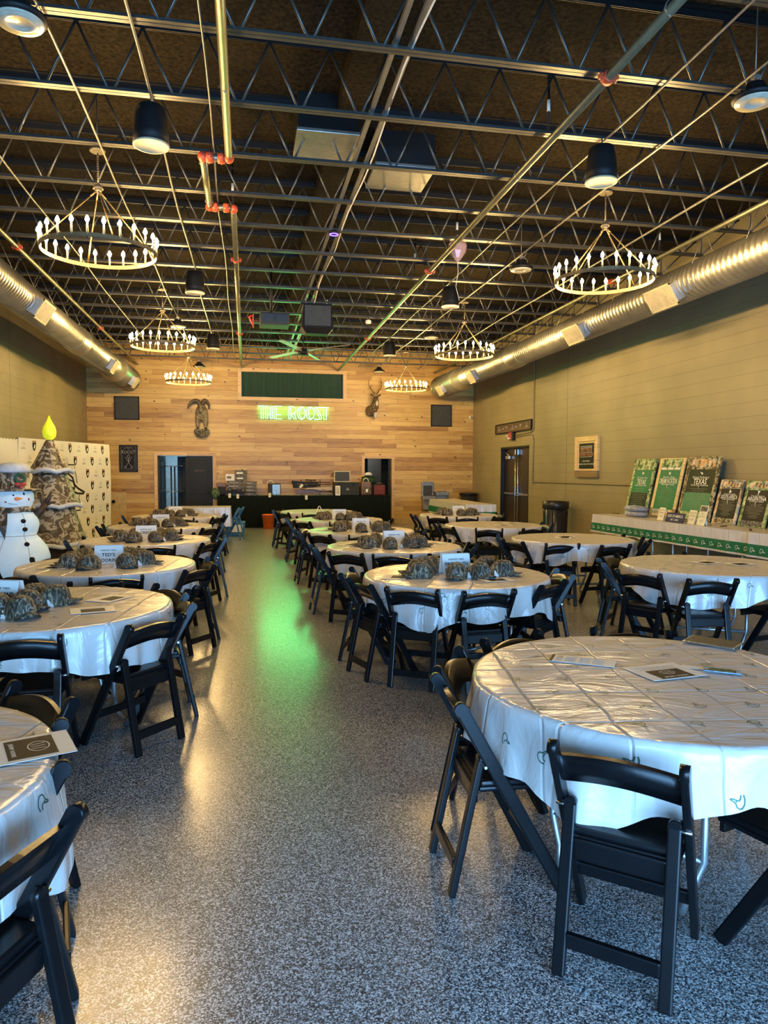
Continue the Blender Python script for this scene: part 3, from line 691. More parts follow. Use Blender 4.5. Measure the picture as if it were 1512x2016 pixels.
# fan
c = px(597, 692, Z=4.35)
t_ = thing('ceiling_fan', 'ceiling fan with long thin blades lit green by the sign', 'ceiling fan', (c.x, c.y, 4.35))
b = MB(); b.lathe([(0.03, -0.09), (0.12, -0.07), (0.13, 0.0), (0.09, 0.05), (0.03, 0.06)], n=20); b.build('motor', 'black speaker plastic', t_)
b = MB(); b.tube([(0, 0, 0.05), (0, 0, ZC-4.36)], 0.014, 8); b.lathe([(0.06, 0.22), (0.02, 0.27)], n=12); b.build('downrod', 'black speaker plastic', t_)
for tx, ty in ((553, 672), (634, 714), (530, 706), (690, 680)):
    e = px(tx, ty, Z=4.35); dv = Vector((e.x-c.x, e.y-c.y, 0)); L = 1.35; dv.normalize(); sd = Vector((-dv.y, dv.x, 0))
    b = MB(); b.bar(dv*0.1, dv*0.3, 0.05, 0.012, ref=Vector((0, 0, 1)))
    b.poly([dv*0.26-sd*0.055, dv*L-sd*0.05, dv*L+sd*0.05+Vector((0, 0, 0.02)), dv*0.26+sd*0.055+Vector((0, 0, 0.02))][::-1], (0, 0, 0.012))
    b.build('blade', 'fan blade', t_)
b = MB(); b.lathe([(0.07, 0), (0.075, 0.02), (0.03, 0.05)], n=20); o = tag(b.build('ceiling_beacon', 'black speaker plastic', loc=(1.10, 9.05, 4.58)), 'small dome fixture with a glowing purple ring under ceiling', 'sensor')
b = MB(); b.tube([(0.05*math.cos(a*PI/10), 0.05*math.sin(a*PI/10), -0.002) for a in range(20)], 0.008, 6, closed=True); b.build('led_ring', 'purple led', o)
c = px(725, 634, Y=14.0)
b = MB(); b.lathe([(0.05, -0.03), (0.06, 0.0), (0.05, 0.03), (0.02, 0.05)], n=16); o = tag(b.build('smoke_detector', 'white paper', loc=c), 'small white smoke detector under the joists right of big speaker', 'detector')
b = MB(); b.tube([(0, 0, 0.05), (0, 0, ZC-c.z)], 0.008, 6); b.build('stem', 'gun black', o)
for x, y, lab in ((1080, 215, 'nearest the camera'), (900, 450, 'above the balloon'), (817, 510, 'in the middle'), (1299, 470, 'beside the right chandelier'), (915//2+1, 375, 'beside the jogged pipe')):
    c = px(x, y, Z=4.9); b = MB(); b.tube([(0, 0, 0.3), (0, 0, -0.2)], 0.012, 8); b.ball((0, 0, 0.26), 0.02, 8); o = tag(b.build('pipe_brace', 'black speaker plastic', loc=c), f'black vertical pipe brace with white sleeve, {lab}', 'pipe brace', 'pipe braces')
    b = MB(); b.tube([(0, 0, -0.02), (0, 0, 0.08)], 0.015, 8); b.build('white_sleeve', 'white paper', o)
# foil balloon
c = px(901, 492, Y=9.6)
b = MB(); b.lathe([(0.005, -0.17), (0.06, -0.11), (0.12, -0.02), (0.135, 0.07), (0.10, 0.14), (0.03, 0.17), (0.004, 0.172)], n=9, smooth=False, sy=0.7)
o = tag(b.build('foil_balloon', 'pink foil', loc=c), 'deflating pink and silver foil balloon caught under ceiling', 'balloon')
b = MB(); b.tube([(0, 0, -0.17), (0.01, 0, -0.3), (-0.02, 0, -0.5), (0.03, 0, -0.68)], 0.004, 5); b.build('string', 'white paper', o)

# ------------------------------------------------------------------ back wall
# neon sign
def arc(cx, cy, rx, ry, a0, a1, n=14): return [(cx+rx*math.cos(R(a0+(a1-a0)*i/n)), cy+ry*math.sin(R(a0+(a1-a0)*i/n))) for i in range(n+1)]
LET = {
 'letter_t': [[(0, 1), (0.55, 1)], [(0.26, 1), (0.26, 0), (0.43, 0), (0.43, 1)]],
 'letter_h': [[(0.60, 0.97), (0.60, 0), (0.76, 0), (0.76, 1.0), (0.60, 1.0)], [(0.78, 0.34), (0.95, 0.34)], [(0.97, 0), (0.97, 1.0), (1.12, 1.0), (1.12, 0), (0.97, 0)]],
 'letter_e': [[(1.88, 1), (1.26, 1), (1.26, 0), (1.88, 0)], [(1.42, 1), (1.42, 0)], [(1.44, 0.34), (1.84, 0.34)]],
 'letter_r': [[(2.43, 0), (2.43, 1), (2.6, 1)]+arc(2.62, 0.70, 0.38, 0.30, 90, -80)+[(2.62, 0.38)], [(2.58, 1), (2.58, 0), (2.43, 0)], [(2.63, 0.40), (2.84, 0), (3.02, 0), (2.84, 0.42)]],
 'letter_o': [arc(3.42, 0.49, 0.31, 0.50, 0, 360, 26), arc(3.62, 0.49, 0.36, 0.46, 110, 250, 14)],
 'letter_o2': [arc(4.12, 0.49, 0.33, 0.50, 0, 360, 26), arc(4.33, 0.49, 0.36, 0.46, 110, 250, 14)],
 'letter_s': [[(5.0, 0.97), (4.52, 0.97), (4.48, 0.86), (4.88, 0.16), (4.86, 0.0), (4.43, 0.0)], [(4.64, 0.95), (5.02, 0.22), (5.02, 0.08), (4.94, 0.0)]],
 'letter_t2': [[(4.7, 0.97), (5.62, 0.97)], [(5.20, 0.95), (5.20, 0), (5.42, 0), (5.42, 0.95)]]}
nx, nz_, ks = 0.345, 3.125, 0.368
t_ = thing('neon_sign', 'glowing green neon sign reading THE ROOST on the plank wall', 'neon sign', (nx, YB, nz_))
for nm, strokes in LET.items():
    b = MB()
    for s_ in strokes: b.tube([(x*ks, -0.05, y*ks) for x, y in s_], 0.0105, 6)
    b.build(nm.rstrip('2'), 'mint neon tube', t_)
b = MB()
for x in (0.2, 0.9, 1.6, 2.5, 3.4, 4.1, 5.3):
    for z in (0.05, 0.95): b.tube([(x*ks, 0, z*ks), (x*ks, -0.05, z*ks)], 0.006, 5)
b.build('standoffs', 'white paper', t_)
light('neon_sign_glow', 'AREA', (nx+1.03, YB-0.09, nz_+0.18), 27, (0.05, 1.0, 0.25), shape='RECTANGLE', size=2.0, size_y=0.36, rot=(R(-90), 0, 0))
light('neon_sign_backlight', 'AREA', (nx+1.03, YB-0.06, nz_+0.18), 3.2, (0.08, 1.0, 0.22), shape='RECTANGLE', size=2.05, size_y=0.36, rot=(R(90), 0, 0))
def frame_panel(name, x0, x1, z0, z1, m1, m2, lab, cat, depth=0.05, fw_=0.03):
    t_ = thing(name, lab, cat, ((x0+x1)/2, YB, z0)); w, h = x1-x0, z1-z0
    b = MB(); b.box((0, -depth/2, h/2), (w-fw_, depth*0.8, h-fw_)); b.build('panel', m1, t_)
    b = MB()
    for s_ in (-1, 1): b.box((s_*(w/2-fw_/2), -depth/2, h/2), (fw_, depth, h)); b.box((0, -depth/2, h/2+s_*(h/2-fw_/2)), (w, depth, fw_))
    b.build('frame', m2, t_); return t_
frame_panel('wall_speaker_panel', -3.625, -2.955, 3.03, 3.685, 'smoke grey panel', 'gun black', 'square dark framed panel high on plank wall, left of ram', 'wall panel')
frame_panel('wall_speaker_panel', 5.545, 6.195, 2.98, 3.635, 'smoke grey panel', 'gun black', 'square dark framed panel high on plank wall, right of deer', 'wall panel')
t_ = frame_panel('framed_poster', -3.515, -3.02, 1.563, 2.32, 'poster brown black', 'gun black', 'black framed poster reading ROOST left of the double doorway', 'poster', 0.04, 0.035)
b = MB(); y = -0.042
T = lambda x, z: rotM(PI/2, 0, 0, (x, y, z))
b.text('THE', 0.03, T(0, 0.635), 1.0); b.text('ROOST', 0.095, T(0, 0.51), 0.85)
fn = lambda u, v_: Vector((u, y, v_))
b.ribbon(arc(0, 0.5, 0.19, 0.19, 20, 160), 0.006, fn=fn); b.ribbon([(-0.2, 0.05), (0.2, 0.05), (0.2, 0.70), (-0.2, 0.70)], 0.008, closed=True, fn=fn)
b.ribbon([(-0.09, 0.12), (0.09, 0.42)], 0.01, fn=fn); b.ribbon([(0.09, 0.12), (-0.09, 0.42)], 0.01, fn=fn); b.ribbon(arc(0, 0.43, 0.03, 0.045, 0, 360), 0.012, fn=fn, closed=True)
b.ribbon([(0.0, 0.38), (0.0, 0.28)], 0.016, fn=fn)
for s_ in (-1, 1): b.ribbon(arc(s_*0.09, 0.14, 0.03, 0.03, 0, 360), 0.008, fn=fn, closed=True); b.ribbon([(s_*0.16, 0.09), (s_*0.16, 0.48)], 0.005, fn=fn)
b.ribbon([(-0.12, 0.09), (0.12, 0.09)], 0.006, fn=fn); b.build('lettering', 'khaki steel frame' if False else 'grey print', t_)
# ram mount (half body standing on a rock ledge)
c0 = px(398, 862, Y=YB)
t_ = thing('ram_mount', 'mounted wild ram with curling horns standing on a rock ledge', 'animal mount', (c0.x, YB, c0.z))
b = MB(); b.lathe([(0.03, 0.0), (0.14, 0.03), (0.21, 0.12), (0.22, 0.20), (0.19, 0.245), (0.05, 0.25)], (0, -0.14, 0), 14, sy=0.62, smooth=False); b.build('rock_base', 'rock and moss', t_)
def skin(name, verts, edges, radii, m_, parent, sub=1, root=0):
    me = bpy.data.meshes.new(name); me.from_pydata([Vector(v) for v in verts], edges, []); me.materials.append(MATS[m_])
    o = bpy.data.objects.new(name, me); COL.objects.link(o); o.parent = parent
    sk = o.modifiers.new('skin', 'SKIN'); sk.use_smooth_shade = True
    for i, r in enumerate(radii):
        o.data.skin_vertices[0].data[i].radius = r if isinstance(r, tuple) else (r, r)
        o.data.skin_vertices[0].data[i].use_root = (i == root)
    s_ = o.modifiers.new('sub', 'SUBSURF'); s_.levels = sub; s_.render_levels = sub
    return o
V = [(0, -0.06, 0.72), (0.0, -0.16, 0.66), (0, -0.24, 0.60), (0.02, -0.30, 0.82), (0, -0.20, 0.90), (-0.11, -0.18, 0.50), (-0.11, -0.19, 0.34), (-0.10, -0.18, 0.27), (0.11, -0.18, 0.50), (0.11, -0.19, 0.34), (0.11, -0.18, 0.27), (-0.03, -0.38, 0.70)]
E_ = [(0, 1), (1, 2), (1, 4), (4, 3), (3, 11), (1, 5), (5, 6), (6, 7), (1, 8), (8, 9), (9, 10)]
skin('body', V, E_, [(0.17, 0.2), (0.19, 0.21), (0.13, 0.13), (0.085, 0.09), (0.10, 0.11), (0.075, 0.085), (0.05, 0.055), (0.035, 0.035), (0.075, 0.085), (0.05, 0.055), (0.035, 0.035), (0.045, 0.05)], 'ram fleece', t_, 2, 1)
for s_ in (-1, 1):
    b = MB(); pts = []; rs = []
    for i in range(16):
        a = R(60 + i*17); k = 1-i/22
        if s_ < 0: pts.append((-0.04-0.16*(1-math.cos(R(i*12)))*1.0, -0.24-0.03*i/4, 0.90+0.14*math.sin(R(i*15)))); 
        else: pts.append((0.04+0.105*(1-math.cos(R(i*14)))*0.8, -0.24-0.03*math.sin(i/3), 0.92+0.13*math.sin(R(i*16))))
        rs.append(0.058*(1-(i/17)**1.6)+0.006)
    b.tube(pts, rs, 10); b.build('horn', 'horn brown', t_)
for x in (-0.10, 0.11): b = MB(); b.ball((x, -0.19, 0.262), 0.04, 8, rz=(0.035, 0.05, 0.03)); b.build('hoof', 'hoof black', t_)
b = MB()
for s_ in (-1, 1): b.ball((s_*0.05, -0.36, 0.84), 0.014, 8)
b.ball((-0.03, -0.42, 0.69), 0.022, 8); b.build('eyes_and_nose', 'hoof black', t_)
# deer shoulder mount
c0 = px(733, 824, Y=YB)
t_ = thing('deer_mount', 'spotted axis deer shoulder mount with tall antlers right of sign', 'animal mount', (c0.x, YB, c0.z))
V = [(-0.14, -0.02, 0.22), (-0.05, -0.12, 0.20), (0.05, -0.22, 0.34), (0.06, -0.26, 0.48), (0.05, -0.30, 0.60), (0.0, -0.44, 0.53), (-0.03, -0.52, 0.49)]
skin('body', V, [(i, i+1) for i in range(6)], [(0.17, 0.2), (0.17, 0.19), (0.12, 0.14), (0.085, 0.095), (0.075, 0.08), (0.045, 0.05), (0.03, 0.03)], 'spotted deer coat', t_, 2, 0)
b = MB(); b.ball((0.085, -0.325, 0.43), 0.05, 10, rz=(0.045, 0.05, 0.075)); b.ball((0.05, -0.30, 0.08), 0.05, 10, rz=(0.06, 0.06, 0.09)); b.build('throat_patch', 'cream throat fur', t_)
for s_ in (-1, 1):
    b = MB(); b.ball((0.05+s_*0.10, -0.28, 0.66), 0.03, 8, M=rotM(0, s_*R(55), 0).to_3x3(), rz=(0.03, 0.015, 0.075)); b.build('ear', 'spotted deer coat', t_)
    b = MB()
    if s_ < 0:
        b.tube([(0.02, -0.29, 0.68), (-0.06, -0.27, 0.80), (-0.13, -0.24, 0.92), (-0.155, -0.24, 1.03), (-0.13, -0.26, 1.14)], [0.018, 0.016, 0.014, 0.011, 0.004], 8)
        b.tube([(-0.11, -0.25, 0.89), (-0.07, -0.27, 0.95), (-0.06, -0.28, 1.0)], [0.01, 0.008, 0.003], 6); b.tube([(-0.0, -0.29, 0.72), (-0.02, -0.36, 0.78), (-0.02, -0.38, 0.84)], [0.012, 0.009, 0.003], 6)
    else:
        b.tube([(0.08, -0.29, 0.68), (0.14, -0.27, 0.78), (0.22, -0.24, 0.90), (0.245, -0.24, 1.02), (0.22, -0.25, 1.13), (0.17, -0.27, 1.20)], [0.018, 0.016, 0.014, 0.012, 0.009, 0.004], 8)
        b.tube([(0.235, -0.24, 1.02), (0.19, -0.27, 1.06), (0.17, -0.28, 1.09)], [0.01, 0.008, 0.003], 6); b.tube([(0.10, -0.29, 0.72), (0.11, -0.36, 0.78), (0.11, -0.38, 0.84)], [0.012, 0.009, 0.003], 6)
    b.build('antler', 'antler brown', t_)
b = MB()
for s_ in (-1, 1): b.ball((0.04+s_*0.055, -0.36, 0.61), 0.014, 8)
b.ball((-0.04, -0.55, 0.485), 0.02, 8); b.build('eyes_and_nose', 'hoof black', t_)
# drinking fountain
t_ = thing('drinking_fountain', 'grey steel two level drinking fountain with bottle filler on plank wall', 'drinking fountain', (5.27, YB-0.012, 0))
b = MB(); b.box((0.17, -0.05, 1.0), (0.36, 0.10, 0.52), bev=0.01); b.box((0.17, -0.10, 1.24), (0.34, 0.03, 0.10), bev=0.006); b.build('bottle_filler', 'stainless fountain', t_)
b = MB(); b.box((0.17, -0.105, 1.02), (0.28, 0.012, 0.30)); b.build('filler_alcove', 'smoke grey panel', t_)
b = MB(); b.box((0.17, -0.18, 0.80), (0.40, 0.36, 0.12), bev=0.02); b.box((0.17, -0.12, 0.60), (0.34, 0.22, 0.32), bev=0.01); b.lathe([(0.11, 0.862), (0.12, 0.868), (0.001, 0.862)], (0.17, -0.2, 0), 20); b.build('lower_basin', 'stainless fountain', t_)
b = MB(); b.box((0.58, -0.18, 0.93), (0.40, 0.36, 0.12), bev=0.02); b.box((0.58, -0.12, 0.78), (0.32, 0.22, 0.22), bev=0.01); b.lathe([(0.11, 0.992), (0.12, 0.998), (0.001, 0.992)], (0.58, -0.2, 0), 20); b.build('upper_basin', 'stainless fountain', t_)
b = MB(); b.tube([(0.30, -0.2, 0.86), (0.30, -0.2, 0.9), (0.27, -0.2, 0.93)], 0.014, 6); b.tube([(0.71, -0.2, 0.99), (0.71, -0.2, 1.03), (0.68, -0.2, 1.06)], 0.014, 6)
for x in (0.06, 0.27): b.ball((x, -0.12, 1.245), 0.014, 8)
b.build('spouts', 'dull chrome', t_)
b = MB(); b.lathe([(0.04, 0.0), (0.045, -0.02), (0.04, -0.10), (0.02, -0.11)], n=16, axis='Y'); o = tag(b.build('security_camera', 'white paper', loc=(6.80, YB, 3.27)), 'small white security camera at the right corner of plank wall', 'camera')
b = MB(); b.ball((0, -0.11, 0), 0.018, 8); b.build('lens', 'gun black', o)
b = MB(); b.box((0, 0, 0.49), (0.42, 0.03, 0.98), rot=rotM(R(-4), 0, 0).to_3x3()); o = tag(b.build('leaning_board', 'hardboard tan', loc=(-3.55, YB-0.10, 0.01)), 'plain tan board leaning on plank wall behind backdrop edge', 'board')
b = MB(); b.lathe([(0.001, 0), (0.05, 0.0), (0.05, 0.01)], (-0.12, -0.065, 0.72), 16, axis='Y'); b.build('hand_hole', 'poster brown black', o)

# ------------------------------------------------------------------ right wall items
def on_right(x, y, d=0.0): p = px(x, y, X=XR-d); return p
t_ = thing('barn_board_sign', 'long narrow weathered wood sign above the double exit doors', 'sign', (XR-0.02, 17.77, 2.77))
b = MB(); b.box((0, 0, 0), (0.03, 2.5, 0.24)); b.build('board', 'weathered barn board', t_)
b = MB()
for s_ in (-1, 1): b.box((-0.02, 0, s_*0.12), (0.03, 2.54, 0.025)); b.box((-0.02, s_*1.26, 0), (0.03, 0.025, 0.24))
b.build('frame', 'poster brown black', t_)
b = MB()
for i, yy in enumerate((1.0, 0.7, 0.45, 0.0, -0.25, -0.55, -0.95)): b.box((-0.018, yy, 0.0+0.03*((i*7) % 3-1)), (0.006, 0.16, 0.03)); b.box((-0.018, yy, 0), (0.006, 0.03, 0.12 if i % 3 == 0 else 0.05))
b.build('pale_marks', 'grey print', t_)
t_ = thing('fire_alarm', 'red fire alarm horn with strobe under the barn board sign', 'fire alarm', (XR-0.04, 17.85, 2.54))
b = MB(); b.box((0, 0, 0), (0.08, 0.22, 0.2), bev=0.01); b.build('body', 'rosy red', t_)
b = MB(); b.box((0.0, -0.17, -0.01), (0.07, 0.12, 0.2), bev=0.008); b.build('back_box', 'gun black', t_)
b = MB(); b.tube([(-0.06, 0.08, -0.03), (-0.1, 0.14, 0.0), (-0.06, 0.08, 0.04)], 0.01, 6); b.box((-0.05, 0.02, -0.06), (0.03, 0.1, 0.04)); b.build('strobe', 'white paper', t_)
yc = 16.42
b = MB(); x = XR-0.022
b.tube([(x, yc, ZC-0.1), (x, yc, 2.70), (x, yc+0.05, 2.62), (x, yc+0.15, 2.585), (x, 17.6, 2.56)], 0.014, 8)
tag(b.build('wall_conduit', 'olive khaki painted block'), 'painted conduit dropping from ceiling and bending to the fire alarm', 'conduit')
b = MB(); b.tube([(x, 17.6, 2.51), (x, yc+0.15, 2.53), (x, yc+0.05, 2.50), (x, yc, 2.42), (x, yc, 1.38)], 0.014, 8); b.box((x, yc+0.02, 1.36), (0.04, 0.1, 0.1)); b.tube([(x, yc, 1.36), (x, 7.2, 1.40)], 0.012, 8)
tag(b.build('wall_conduit', 'olive khaki painted block'), 'painted conduit from the alarm down, then level along wall behind posters', 'conduit')
# framed band poster
y0, y1, z0, z1 = 13.10, 14.09, 1.50, 2.34
t_ = thing('framed_concert_poster', 'black concert poster in a wide pale wood frame on right wall', 'poster', (XR, (y0+y1)/2, z0))
w, h = y1-y0, z1-z0
b = MB(); b.box((-0.02, 0, h/2), (0.03, w-0.1, h-0.1)); b.build('backing_board', 'pale pine frame', t_)
b = MB()
for s_ in (-1, 1): b.box((-0.03, s_*(w/2-0.05), h/2), (0.06, 0.10, h), bev=0.006); b.box((-0.03, 0, h/2+s_*(h/2-0.05)), (0.06, w-0.2, 0.10), bev=0.006)
b.build('frame', 'pale pine frame', t_)
b = MB(); b.box((-0.04, 0.0, h/2+0.02), (0.012, 0.62, 0.52)); pp = b.build('print_panel', 'poster brown black', t_)
TR = lambda yy, zz, xx=-0.047: rotM(PI/2, 0, -PI/2, (xx, yy, zz))
b = MB(); zc = h/2
b.text('LIVE MUSIC FEATURING', 0.028, TR(0, zc+0.20), 1.2); b.text('ALLEN STREET', 0.03, TR(0, zc-0.10), 1.2); b.text('THURSDAY MARCH 29TH UPSTAIRS', 0.026, TR(0, zc-0.16), 1.15)
for dz in (0.185, 0.095, 0.0): b.box((-0.047, 0, zc+dz), (0.001, 0.5, 0.005))
b.build('lettering', 'white print', pp)
b = MB(); b.text('KERRY FEIDLER', 0.062, TR(0, zc+0.115), 0.85, bold=0.01); b.text('COWBOY KILLERS', 0.062, TR(0, zc+0.022), 0.85, bold=0.01); b.build('title_lettering', 'orange brown print', pp)

# ------------------------------------------------------------------ display tables on right
ZT = 0.88
def leg_frame(b, x, y, h, w=0.5, axis='X'):
    for s_ in (-1, 1):
        o = Vector((w/2*s_, 0, 0)) if axis == 'X' else Vector((0, w/2*s_, 0))
        b.tube([Vector((x, y, h))+o, Vector((x, y, 0.02))+o], 0.013, 8)
    o = Vector((w/2, 0, 0)) if axis == 'X' else Vector((0, w/2, 0))
    b.tube([Vector((x, y, 0.12))-o, Vector((x, y, 0.12))+o], 0.011, 6)
    return b
def rect_table(x0, x1, y0, y1, zt, rz, labt, labc, drop=0.30, band=True, ducks=True, clothm='white plastic table film'):
    cx, cy = (x0+x1)/2, (y0+y1)/2; hx, hy = (x1-x0)/2, (y1-y0)/2
    t_ = thing('folding_banquet_table', labt, 'table', (cx, cy, 0), rz)
    b = MB(); b.box((0, 0, zt-0.025), (2*hx-0.02, 2*hy-0.02, 0.04)); b.build('tabletop', 'laminate tabletop', t_)
    for s_ in (-1, 1): b = MB(); leg_frame(b, 0, s_*(hy-0.25), zt-0.04, min(0.6, 2*hx-0.15)); b.build('leg', 'grey leg steel', t_)
    b = MB(); z = zt+0.004
    per = []; n = 14
    def side(p0, p1):
        for i in range(n): per.append(Vector(p0).lerp(Vector(p1), i/n))
    side((-hx, -hy, 0), (hx, -hy, 0)); side((hx, -hy, 0), (hx, hy, 0)); side((hx, hy, 0), (-hx, hy, 0)); side((-hx, hy, 0), (-hx, -hy, 0))
    lv = [(0.0, 0.0), (drop*0.47, 0.006), (drop*0.92, 0.012), (drop, 0.013)]
    rings = []
    for d_, o_ in lv:
        ring = []
        for i, p in enumerate(per):
            out = Vector((p.x/hx if abs(abs(p.x)-hx) < 1e-6 else 0, p.y/hy if abs(abs(p.y)-hy) < 1e-6 else 0, 0))
            q = p+out*(o_+0.012*math.sin(i*1.7)*d_/drop); ring.append(b.b.verts.new((q.x, q.y, z-d_)))
        rings.append(ring)
    b._f(rings[0])
    for li in range(3):
        b.m = 1 if (li == 1 and band) else 0
        for i in range(len(per)):
            j = (i+1) % len(per); b._f((rings[li][i], rings[li+1][i], rings[li+1][j], rings[li][j]))
    if ducks:
        b.m = 2; nn = max(4, int(2*hy/0.155)); s = 0.052
        for i in range(nn):
            yy = hy-0.08-i*(2*hy-0.16)/(nn-1)
            f = lambda u, v_, yy=yy: Vector((-hx-0.028, yy-u*s, z-drop*0.70+v_*s*0.9))
            b.ribbon(DUCK, 0.11, fn=f); b.ribbon(DUCK2, 0.11, fn=f)
    o = tag(b.build('tablecloth', [clothm, 'banner green', 'white print'], loc=(cx, cy, 0), rot=(0, 0, rz)), labc, 'tablecloth')
    return t_
rect_table(5.95, 6.69, 9.55, 11.45, ZT, R(2.5), 'long folding table at the far end of display row by wall', 'white cover with green duck band, farthest of the three display tables')
rect_table(6.03, 6.77, 7.66, 9.56, ZT+0.004, R(2.5), 'long folding table in middle of display row by wall', 'white cover with green duck band, middle of the three display tables')
rect_table(6.07, 6.80, 5.77, 7.67, ZT+0.008, R(2.5), 'long folding table at near end of display row, cut by photo edge', 'white cover with green duck band, nearest display table at photo edge')
rect_table(4.72, 5.42, 14.95, 18.1, ZT, 0, 'long folding table standing before drinking fountain', 'white cover with green lower band on the table before the fountain', drop=0.34, ducks=False)

def poster(label, ya, yb, ztop, bg, bg2, script, title, sub, top, bottom, xb=6.60, xt=6.80, tsx=0.62, wide=0.0, symbol='star'):
    # leaning board; local axes: u along -Y (reading direction), v up the board
    H = math.hypot(xt-xb, ztop-ZT); ang = math.atan2(xt-xb, ztop-ZT); w = ya-yb
    t_ = thing('trip_poster', label, 'poster', (xb, (ya+yb)/2, ZT+0.012), 0, 'hunting trip posters leaning on wall')
    M = rotM(0, 0, 0); U = Vector((0, -1, 0)); Vv = Vector((math.sin(ang), 0, math.cos(ang))); N = U.cross(Vv)
    Mx = Matrix((U, Vv, N)).transposed().to_4x4()
    fnl = lambda u, v_, d: (Mx @ Vector((u, v_, d)))
    def quad(b, u0, u1, v0, v1, d, th=0.0012):
        b.box(fnl((u0+u1)/2, (v0+v1)/2, d), (abs(u1-u0), abs(v1-v0), th), Mx.to_3x3())
    b = MB(); quad(b, -w/2, w/2, 0, H, 0.0, 0.018); b.build('board', top, t_)
    v0, v1 = (0.13 if bottom else 0.05)*H, (0.80)*H
    u0, u1 = -w/2*0.78, w/2*0.80
    b = MB(); quad(b, u0, u1, v0+(v1-v0)*0.45, v1, 0.0105); pp = b.build('print_panel', bg, t_)
    b = MB(); quad(b, u0, u1, v0, v0+(v1-v0)*0.45, 0.0105); b.build('lower_print_panel', bg2, t_)
    if bottom: b = MB(); quad(b, -w/2*0.8, w/2*0.8, 0.01, v0, 0.011); b.build('bottom_photo', bottom, t_)
    b = MB(); MT = lambda u, v_: Mx @ rotM(0, 0, 0, (u, v_, 0.0125))
    uc = (u0+u1)/2; PW = u1-u0
    def fit(s, h, v_, width, bold=0.0):
        xs = [q[0] for q in text_mesh(s, bold)[0]]; k = h/0.7; sx = width/((max(xs)-min(xs))*k); b.text(s, h, MT(uc, v_), sx, bold=bold)
    fit(script, 0.035*H, v0+(v1-v0)*0.79, PW*0.62)
    fit(title, 0.085*H, v0+(v1-v0)*0.655, PW*(0.5 if len(title) < 7 else 0.86), 0.012)
    fit(sub, 0.022*H, v0+(v1-v0)*0.61, PW*0.66, 0.01)
    fs = lambda u, v_: fnl(uc+u*0.035, v0+(v1-v0)*0.91+v_*0.035, 0.0125)
    if symbol == 'star':
        pts = [(math.cos(R(90+36*i))*(1 if i % 2 == 0 else 0.42), math.sin(R(90+36*i))*(1 if i % 2 == 0 else 0.42)) for i in range(10)]
    elif symbol == 'boar': pts = [(-1, 0.1), (-0.4, 0.6), (0.5, 0.7), (1.1, 0.1), (0.6, 0), (0.55, -0.7), (0.4, -0.7), (0.3, 0), (-0.3, 0), (-0.4, -0.7), (-0.6, -0.7), (-0.6, -0.05)]
    elif symbol == 'copter': pts = [(-1, 0.5), (-0.2, 0.35), (0.6, 0.3), (1, -0.2), (0.6, -0.6), (0, -0.5), (-0.3, 0.05), (-1, 0.3)]
    elif symbol == 'dove': pts = [(-0.4, 0.9), (1, 0.8), (0.5, 0.2), (0.1, -0.8), (-0.2, -0.8), (0, 0.2), (-0.3, 0.4)]
    else: pts = [(-0.7, -0.6), (0.6, -0.6), (0.7, 0.1), (0.1, 0.1), (0.0, 0.8), (-0.3, 0.8), (-0.4, 0.2)]
    b.poly([fs(*q) for q in pts])
    b.build('lettering', 'white print', t_)
    b = MB(); rnd = random.Random(len(title)+int(ya*10))
    for i in range(11):
        vv = v0+(v1-v0)*(0.54-0.045*i); ww = PW*(0.82 if i in (2, 3, 5) else rnd.uniform(0.3, 0.7)); quad(b, uc-ww/2, uc+ww/2, vv, vv+0.0045, 0.012, 0.0006)
    b.build('small_print', 'khaki steel frame', t_)
    b = MB(); quad(b, -w/2*0.80, w/2*0.82, v1+0.005, H*0.985, 0.0105); b.build('top_photo', 'leafy green photo print' if top in ('pale pine frame', 'leafy green photo print') else 'woodland photo print', t_)
    for q in range(3 if 'Africa' in label or 'AFRICA' in label or 'DREAM' in label else 0):
        b = MB(); uq = (q-1)*w*0.26; quad(b, uq-w*0.10, uq+w*0.10, H*(0.84 if 'DREAM' not in label else 0.805), H*(0.96 if 'DREAM' not in label else 0.84), 0.0125); b.build('inset_photo', 'white paper' if 'DREAM' in label else 'beach sunset photo print', t_)
    b = MB(); fd = fnl(0, 0.5*H, -0.02); b.bar(fnl(0, 0.6*H, -0.01), (xt-xb-0.02, 0, 0.0), 0.1, 0.01); b.build('easel_back', 'hardboard tan', t_)
    return t_
poster('bright green TEXAS poster with a boar symbol, farthest left of posters', 11.58, 10.90, 1.83, 'poster bright green', 'poster dark green', 'Quail Hunting on Two in', 'TEXAS', 'WITH EAST OUTDOOR EXPEDITIONS', 'leafy green photo print', None, symbol='boar')
poster('green DREAM VACATION poster with star and beach photo', 10.80, 10.10, 1.83, 'poster bright green', 'poster bright green', 'Winners Choice', 'DREAM VACATION', 'WITH PREMIER VILLAS', 'pale pine frame', 'beach sunset photo print', symbol='star')
poster('dark TEXAS poster with helicopter symbol between vacation and South Africa posters', 10.03, 9.23, 1.84, 'poster dark green', 'banner green', 'Helicopter Pig Hunting in', 'TEXAS', 'WITH EAST OUTDOOR EXPEDITIONS', 'woodland photo print', 'leafy green photo print', symbol='copter')
poster('shorter black SOUTH AFRICA poster with small wildlife photos', 9.17, 8.67, 1.50, 'poster brown black', 'poster brown black', 'Seven Day Plains Safari in', 'SOUTH AFRICA', 'WITH NUMZAAN', 'beach sunset photo print', 'woodland photo print', xt=6.75, symbol='antelope')
poster('shorter ARGENTINA poster with dove symbol beside the South Africa poster', 8.62, 8.10, 1.49, 'poster brown black', 'poster brown black', 'Two Day Hunt in', 'ARGENTINA', 'WITH GUERRA WINGS ARGENTINA', 'leafy green photo print', 'printed carton', xt=6.75, symbol='dove')
